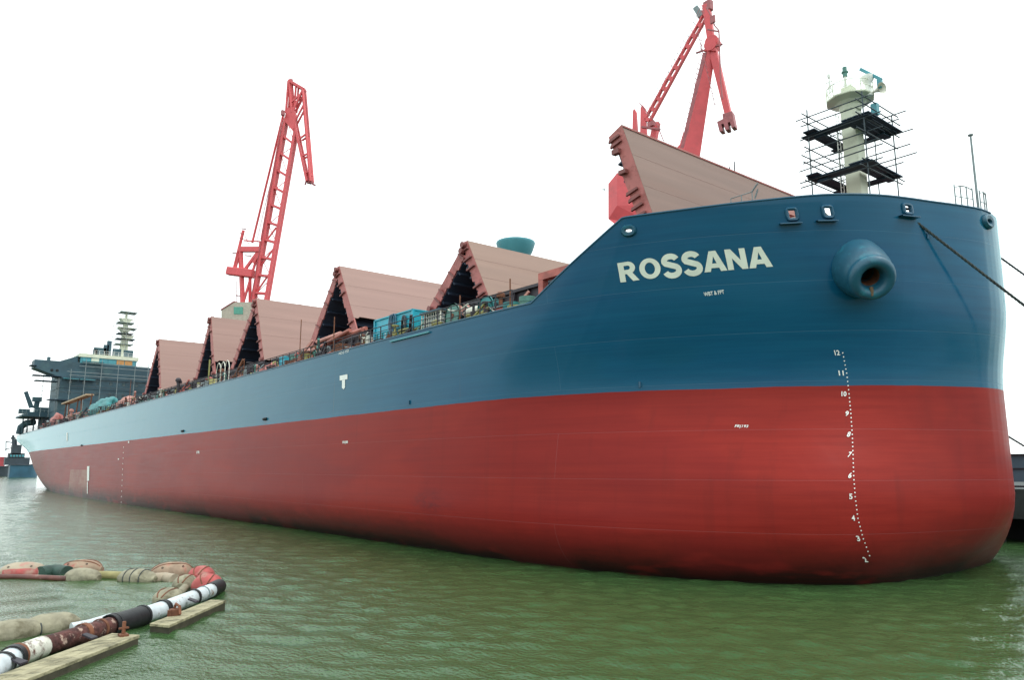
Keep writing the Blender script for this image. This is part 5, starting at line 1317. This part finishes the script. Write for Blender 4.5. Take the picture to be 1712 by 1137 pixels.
for a_, b_, w in (((22, 760), (22, 728), 1.1), ((27, 760), (27, 734), .8), ((10, 739), (26, 741), .5), ((8, 752), (24, 748), .4), ((24, 735), (32, 775), .8), ((10, 755), (10, 738), .4), ((18, 733), (26, 733), .9)): k.beam(bxp(*a_), bxp(*b_), w, w)
k.build('mast', M['boatdark'], e)
X2 = -520
e, a, b, zd = boat('work_boat', -30, 18, 780, 794, M['boatdark'], 'dark work boat with red deckhouse at the left edge of the water', X2)
k = MB(); A = onX(-16, 764, X2); B = onX(7, 780, X2); k.span((X2 - 3, A.y, B.z), (X2 + 2, B.y, A.z)); A = onX(-12, 756, X2); B = onX(-2, 764, X2); k.span((X2 - 2, A.y, B.z), (X2 + 1, B.y, A.z)); k.build('deckhouse', M['boatred'], e)

# ------------------------------------------------------------------ floating dredge pipeline in the foreground
def w0(px, py, z=0.): return onZ(px, py, z)
PR = .29
line = [w0(-60, 1152, .25), w0(0, 1113, .25), w0(25, 1099, .25), w0(70, 1082, .25), w0(147, 1059, .25), w0(188, 1046, .25), w0(240, 1030, .25), w0(273, 1019, .25), w0(325, 999, .25), w0(352, 988, .25), w0(366, 981, .25)]
def pipe_seg(i, j, m, r, label, name='dredge_pipe', rings=(), wob=0.):
    pts = []
    for a in range(i, j):
        for t in np.linspace(0, 1, 7)[(1 if a > i else 0):]: pts.append(line[a].lerp(line[a + 1], t))
    e = empty(name, (pts[0] + pts[-1]) / 2 - V((0, 0, .25)), label, 'pipe')
    k = MB(); k.path(pts, (lambda t: r * (1 + wob * math.sin(t * 37) * .5 + wob * noise.noise(V((t * 9, i, 0))))) if wob else r, 18); k.build('barrel', m, e, smooth=45)
    d = (pts[-1] - pts[0]).normalized()
    for q, mm, rr, ln in rings:
        c_ = pts[0].lerp(pts[-1], q); k = MB(); k.lathe([(-ln / 2, rr - .03), (-ln / 2, rr), (ln / 2, rr), (ln / 2, rr - .03)], c_, d, 20, caps=False); k.build('flange', mm, e, smooth=30)
    return e
pipe_seg(0, 2, M['pipe_white'], PR, 'pale blue white pipe end entering at the lower left corner', rings=((.94, M['black'], PR + .06, .22), (.72, M['black'], PR + .04, .10)))
pipe_seg(2, 3, M['pipe_chipped'], PR + .01, 'white pipe length with chipped rusty paint near the lower left', rings=((.06, M['rust'], PR + .05, .12),))
pipe_seg(3, 5, M['pipe_rusty'], PR - .01, 'dark flaking rust covered pipe length in the middle of the line', rings=((.55, M['rust'], PR + .035, .18), (.80, M['rust'], PR + .03, .1), (.97, M['black'], PR + .08, .16)), wob=.05)
pipe_seg(5, 6, M['black'], PR + .055, 'black rubber sleeve joining the rusty and white pipe lengths', 'rubber_sleeve', rings=((.04, M['black'], PR + .085, .1), (.95, M['black'], PR + .08, .1)))
pipe_seg(6, 7, M['pipe_white'], PR, 'clean white pipe length directly after the black sleeve', rings=((.93, M['black'], PR + .05, .12),))
pipe_seg(7, 8, M['pipe_white'], PR - .01, 'white pipe length alongside the far timber pontoon', rings=((.95, M['black'], PR + .05, .12), (.03, M['black'], PR + .03, .08)))
pipe_seg(8, 9, M['pipe_white'], PR - .015, 'short white pipe length ending below the red round float', rings=((.5, M['grey'], PR + .015, .06),))
pipe_seg(9, 10, M['black'], PR + .02, 'short black hose end under the red round float', 'rubber_sleeve')
# thin pale pipe beyond the black sleeve
k = MB(); k.path([w0(119, 1049, .12), w0(150, 1043, .14), w0(186, 1032, .12)], .13, 12); o = k.build('slim_pipe', M['pipe_white'], None, smooth=45); tag(o, 'thin pale pipe floating between the beige sack float and black sleeve', 'pipe'); centre(o)
# timber pontoons
def pontoon(corners, z0, z1, label, fittings):
    """corners: four pixels of the upper face"""
    P = [onZ(x, y, z1) for x, y in corners]; c = sum(P, V()) / 4; e = empty('timber_pontoon', (c.x, c.y, 0), label, 'pontoon')
    n_ = 3
    for i in range(n_):
        u0, u1 = i / n_ + .008, (i + 1) / n_ - .008
        q = [P[0].lerp(P[3], u0), P[1].lerp(P[2], u0), P[1].lerp(P[2], u1), P[0].lerp(P[3], u1)]
        k = MB(); k.prism(q, (0, 0, -.09)); k.build('deck_plank', M['wood'], e, bevel=.012)
    k = MB(); k.prism([p.lerp(c, .02) + V((0, 0, -.09)) for p in P], (0, 0, z0 - z1 + .09)); k.build('side_beam', M['wood_side'], e)
    for (x, y, kind) in fittings:
        b = onZ(x, y, z1); k = MB()
        if kind == 'post': k.beam(b, b + V((0, 0, .42)), .09, .09); k.box(b + V((0, 0, .03)), (.3, .25, .06)); k.tube(b + V((-.12, -.1, .2)), b + V((.12, .1, .25)), .035, 6)
        elif kind == 'shackle': k.box(b + V((0, 0, .1)), (.35, .3, .2)); k.path([b + V((-.2, 0, .1)), b + V((-.1, .05, .35)), b + V((.15, .1, .3)), b + V((.25, .1, .05))], .05, 6); k.tube(b + V((.1, -.2, -.3)), b + V((.1, -.2, .2)), .08, 6)
        else:
            d = (line[5] - line[4]).normalized(); a = V((-d.y, d.x, 0)); a = a if a.dot(b) > 0 else -a
            k.prism([b - d * .14, b + d * .14, b + d * .10 + a * .34 + V((0, 0, .10)), b - d * .10 + a * .34 + V((0, 0, .10))], (0, 0, .05))
        k.build({'post': 'iron_post', 'shackle': 'shackle', 'saddle': 'pipe_saddle'}[kind], M['rust'] if kind != 'saddle' else M['coaming'], e)
    return e
pontoon(((-60, 1150), (187, 1059), (234, 1062), (10, 1150)), -.15, .26, 'long narrow timber pontoon beside the rusty pipe at lower left', ((40, 1111, 'saddle'), (158, 1069, 'saddle'), (206, 1064, 'post')))
pontoon(((250, 1043), (352, 1003), (378, 1004), (283, 1046)), -.15, .28, 'shorter timber pontoon beside the white pipe with a shackle on its end', ((292, 1029, 'shackle'), (330, 1008, 'saddle')))
# buoyant collars on the hose: bulging half shells strapped together
def collar(px, py, L, r, ang, m, label, z=.12, bolts=True, band=True, seed=0, squash=.82, strap=None, group=None, flank=None):
    c = w0(px, py, 0.) ; c.z = z; e = empty('hose_float', (c.x, c.y, 0), label, 'float', group)
    # axis direction from its screen heading (pixels to the right / down on the water plane)
    q = w0(px + 12 * math.cos(R(ang)), py + 12 * math.sin(R(ang)), 0.); d = q - w0(px, py, 0.); d.z = 0; d.normalize()
    up_ = V((0, 0, 1)); s_ = d.cross(up_)
    def P(t, th, rr): return c + d * t + (s_ * math.cos(th) + up_ * math.sin(th) * squash) * rr
    n, kk = 48, 36; vs = []; h = L / 2
    for i in range(kk + 1):
        t = -1 + 2 * i / kk; rr = r * (1 - abs(t) ** 2.6) ** .55 if abs(t) < 1 else .0
        rr = max(rr, r * .30)
        for j in range(n):
            th = 2 * math.pi * j / n; nz = 1 + .05 * noise.noise(V((t * 2 + seed, math.cos(th) * 1.5, math.sin(th) * 1.5 + seed))) + .03 * noise.noise(V((t * 5 + seed, math.cos(th) * 4, math.sin(th) * 4))) + .018 * abs(noise.noise(V((t * 14 + seed, math.cos(th) * 3, math.sin(th) * 3)))); vs.append(P(t * h, th, rr * nz))
    k = MB(); k.add(vs, [(i * n + j, i * n + (j + 1) % n, (i + 1) * n + (j + 1) % n, (i + 1) * n + j) for i in range(kk) for j in range(n)] + [tuple(range(n)), tuple(kk * n + j for j in range(n))])
    ms = [m]
    if flank:
        ms = [m, flank]
        for fi, f in enumerate(k.f):
            q = sum((V(k.v[i_]) for i_ in f), V()) / len(f); edge_ = z + r * squash * .48 + .05 * noise.noise(q * 2.5)
            k.mi[fi] = 1 if q.z < edge_ and abs((q - c).dot(d)) < h * .72 else 0
    k.build('shell', ms, e, smooth=60)
    if band:
        k = MB(); k.path([P(t * h, R(66), r * (1 - abs(t) ** 2.6) ** .55 * 1.012) for t in np.linspace(-.93, .93, 17)], .028, 6)
        k.path([P(t * h, R(114), r * (1 - abs(t) ** 2.6) ** .55 * 1.012) for t in np.linspace(-.93, .93, 17)], .028, 6)
        k.build('seam', M['rust'], e, smooth=50)
    if bolts:
        for t in (-.5, .42):
            # on the side that faces the water in front
            sg = -1 if (s_.dot(c) > 0) else 1
            th = R(90 - 38 * sg) if sg > 0 else R(90 + 38)
            th = R(44) if s_.dot(-c) > 0 else R(136)
            p = P(t * h, th, r * (1 - abs(t) ** 2.6) ** .55); nrm = (s_ * math.cos(th) + up_ * math.sin(th))
            k = MB(); k.lathe([(-.02, .05), (.02, .05), (.025, .035), (-.01, .03)], p, nrm, 12); k.build('bolt_pocket', M['dark'], e)
    if strap:
        for t in strap:
            k = MB(); k.path([P(t * h, th, r * (1 - abs(t) ** 2.6) ** .55 * 1.01) for th in np.linspace(0, 2 * math.pi, 25)[:-1]], .03, 6, closed=True); k.build('strap', M['rope'], e, smooth=50)
    return e
collar(38, 962, 2.15, .62, -2, M['float_pink'], 'beige float with a broad red lower side, leftmost in the far row', seed=1, flank=M['float_red'], band=False)
collar(137, 957, 2.05, .60, 0, M['float_tan'], 'tan half shell float with dark seam behind a plain beige float', seed=2)
collar(138, 970, 1.95, .52, 3, M['float_beige'], 'plain beige float floating in front of the seamed tan float', seed=3, bolts=False, band=False)
collar(229, 972, 1.95, .53, 2, M['float_beige'], 'beige roped float with bound straps in the middle of the far row', seed=4, bolts=False, band=False, strap=(-.4, 0, .45))
collar(287, 964, 2.0, .68, -4, M['float_tan'], 'rusty tan float with thick dark seam and two bolt holes', seed=5)
collar(309, 982, 1.35, .50, -24, M['float_beige'], 'grey beige float tilted inside the bend of the pipeline', seed=6, bolts=False)
collar(336, 969, 1.3, .60, -20, M['float_red'], 'pink red float at the far corner of the bend', seed=7, bolts=False)
collar(346, 986, 1.2, .66, -35, M['float_red'], 'bright red round float at the near corner where the hose ends', seed=8, bolts=False)
collar(280, 1007, 1.35, .50, -18, M['float_beige'], 'mossy beige float nearest the white pipe inside the bend', seed=9, bolts=False)
collar(82, 1054, 1.9, .50, -10, M['float_beige'], 'large sack like beige float just behind the rusty pipe', seed=10, bolts=False, band=False, strap=(-.82,))
collar(18, 1066, 1.8, .50, -8, M['float_beige'], 'beige sack float cut by the left edge of the view', seed=11, bolts=False, band=False, strap=(.85,))
# the hose that joins the floats
def hose(pix, r, m, label, z=.08):
    P = [w0(x, y, 0) + V((0, 0, z)) for x, y in pix]; pts = []
    for a, b in zip(P, P[1:]): pts += [a.lerp(b, t) for t in np.linspace(0, 1, 6)[:-1]]
    pts.append(P[-1]); k = MB(); k.path(pts, r, 12); o = k.build('rubber_hose', m, None, smooth=50); tag(o, label, 'hose'); return centre(o)
hose(((66, 963), (90, 959), (112, 962)), .36, M['mossgreen'], 'dark green hose hump between the leftmost two far floats')
hose(((-40, 968), (0, 968), (30, 968), (60, 969), (112, 971)), .13, M['wethose'], 'low brown hose along the waterline in the far row')
hose(((158, 966), (180, 966), (206, 967)), .22, M['straw'], 'straw coloured hose between the beige floats in the far row')
hose(((250, 972), (275, 970), (292, 973)), .27, M['float_pink'], 'pinkish hose under the rusty tan float')
hose(((298, 1000), (304, 991), (310, 985)), .16, M['float_beige'], 'short beige hose between the two tilted beige floats')
hose(((312, 980), (326, 978), (340, 986), (350, 994), (366, 984)), .2, M['black'], 'black hose linking the red floats to the pipe end')

# ------------------------------------------------------------------ water
def water_material():
    m = bpy.data.materials.new('harbour_water'); m.use_nodes = True; N, L = m.node_tree.nodes, m.node_tree.links
    b = N['Principled BSDF']; b.inputs['IOR'].default_value = 1.33; b.inputs['Roughness'].default_value = .09
    tc = N.new('ShaderNodeTexCoord')
    n0 = N.new('ShaderNodeTexNoise'); n0.inputs['Scale'].default_value = .05; n0.inputs['Detail'].default_value = 3; L.new(tc.outputs['Object'], n0.inputs['Vector'])
    cr = N.new('ShaderNodeMix'); cr.data_type = 'RGBA'; cr.inputs['A'].default_value = (.036, .084, .027, 1); cr.inputs['B'].default_value = (.047, .098, .036, 1)
    L.new(n0.outputs['Fac'], cr.inputs['Factor']); L.new(cr.outputs['Result'], b.inputs['Base Color'])
    n_ = N.new('ShaderNodeTexNoise'); n_.inputs['Scale'].default_value = 6.5; n_.inputs['Detail'].default_value = 3; n_.inputs['Roughness'].default_value = .55
    mp = N.new('ShaderNodeMapping'); mp.inputs['Rotation'].default_value = (0, 0, -R(51)); mp.inputs['Scale'].default_value = (.65, 1.1, 1); L.new(tc.outputs['Object'], mp.inputs['Vector']); L.new(mp.outputs[0], n_.inputs['Vector'])
    bp = N.new('ShaderNodeBump'); bp.inputs['Strength'].default_value = 1; bp.inputs['Distance'].default_value = .058; L.new(n_.outputs['Fac'], bp.inputs['Height'])
    L.new(bp.outputs[0], b.inputs['Normal']); return m
def build_water():
    # rippled surface: a dense sheet where the ripples can be made out, ringed by flat water to the horizon
    def steps(a, b, s0, gmax, growth):
        out = [a]; st = s0
        while out[-1] < b: out.append(out[-1] + st); st = min(st * growth, gmax)
        return np.array(out)
    xs = np.concatenate([[9000, 4000, 1500, 500, 150, 60, 30], -steps(-12, 420, .085, 1.2, 1.004), [-600, -1200, -3000, -9000]])
    ys = np.concatenate([[-9000, -2000, -400, -80, -20, 0], steps(6, 62, .085, .35, 1.0035), [70, 100, 200, 500, 1500, 4000, 9000]])
    hx = np.abs(np.gradient(xs)); hy = np.abs(np.gradient(ys)); X, Y = np.meshgrid(xs, ys, indexing='ij'); HX, HY = np.meshgrid(hx, hy, indexing='ij'); H = np.maximum(HX, HY)
    Z = np.zeros_like(X); rs = np.random.RandomState(5)
    for i in range(130):
        lam = .22 * (2.8 / .22) ** rs.rand(); th = R(141) + rs.normal(0, .55); kx, ky = math.cos(th) * 2 * math.pi / lam, math.sin(th) * 2 * math.pi / lam
        slope = .034 * (lam / .7) ** (.15 if lam < .7 else -.5); amp = slope * lam / (2 * math.pi)
        att = np.clip((lam / H - 2.2) / 1.5, 0, 1)
        ph = rs.rand() * 6.283
        # slow gusts make calmer and livelier streaks
        gust = .75 + .5 * np.sin(X * .11 * math.cos(i) + Y * .16 * math.sin(i * 1.7) + i)
        Z += amp * att * gust * np.sin(kx * X + ky * Y + ph)
    nx, ny = X.shape; co = np.stack([X, Y, Z], -1).reshape(-1, 3).astype(np.float32)
    a = (np.arange(nx - 1)[:, None] * ny + np.arange(ny - 1)[None]).ravel(); q = np.stack([a, a + 1, a + ny + 1, a + ny], -1).astype(np.int32)
    me = bpy.data.meshes.new('water'); me.vertices.add(len(co)); me.vertices.foreach_set('co', co.ravel()); me.loops.add(q.size); me.loops.foreach_set('vertex_index', q.ravel()); me.polygons.add(len(q)); me.polygons.foreach_set('loop_start', np.arange(0, q.size, 4, dtype=np.int32))
    me.update(calc_edges=True); me.validate(); me.shade_smooth(); me.materials.append(water_material())
    o = bpy.data.objects.new('water', me); COL.objects.link(o); o['kind'] = 'structure'; return o
wt = build_water()

# ------------------------------------------------------------------ light
SUN_EL, SUN_AZ = R(55), R(28)   # direction towards the sun: azimuth from +X
w = bpy.data.worlds.new('World'); S.world = w; w.use_nodes = True; N, L = w.node_tree.nodes, w.node_tree.links
bg = N['Background']; sky = N.new('ShaderNodeTexSky'); sky.sky_type = 'NISHITA'; sky.sun_disc = False; sky.sun_elevation = SUN_EL
sky.sun_rotation = R(90) - SUN_AZ; sky.air_density = 1.5; sky.dust_density = 4
# overcast veil: grey-white cloud layer over the clear sky
mx = N.new('ShaderNodeMix'); mx.data_type = 'RGBA'; mx.inputs['Factor'].default_value = .86; L.new(sky.outputs[0], mx.inputs['A']); mx.inputs['B'].default_value = (17.2, 18.6, 18.5, 1)
tg = N.new('ShaderNodeTexCoord'); sz = N.new('ShaderNodeSeparateXYZ'); L.new(tg.outputs['Generated'], sz.inputs[0])
gr = N.new('ShaderNodeMapRange'); gr.inputs['From Min'].default_value = .05; gr.inputs['From Max'].default_value = 1; gr.inputs['To Min'].default_value = 1; gr.inputs['To Max'].default_value = 1.12; L.new(sz.outputs[2], gr.inputs['Value'])
vm = N.new('ShaderNodeVectorMath'); vm.operation = 'SCALE'; L.new(mx.outputs['Result'], vm.inputs[0]); L.new(gr.outputs[0], vm.inputs['Scale'])
L.new(vm.outputs[0], bg.inputs['Color']); bg.inputs['Strength'].default_value = .12
sd = bpy.data.lights.new('sun', 'SUN'); sd.energy = 1.0; sd.angle = R(14); sd.color = (1, .96, .9); so = bpy.data.objects.new('sun', sd); COL.objects.link(so)
dirv = V((math.cos(SUN_EL) * math.cos(SUN_AZ), math.cos(SUN_EL) * math.sin(SUN_AZ), math.sin(SUN_EL)))
so.rotation_euler = (-dirv).to_track_quat('-Z', 'Y').to_euler(); so.location = (0, 0, 60)

S.render.engine = 'CYCLES'; S.cycles.use_denoising = True; S.cycles.max_bounces = 6; S.cycles.diffuse_bounces = 3; S.cycles.glossy_bounces = 3
S.view_settings.view_transform = 'Standard'; S.view_settings.look = 'None'; S.view_settings.exposure = -.22; S.view_settings.gamma = 1
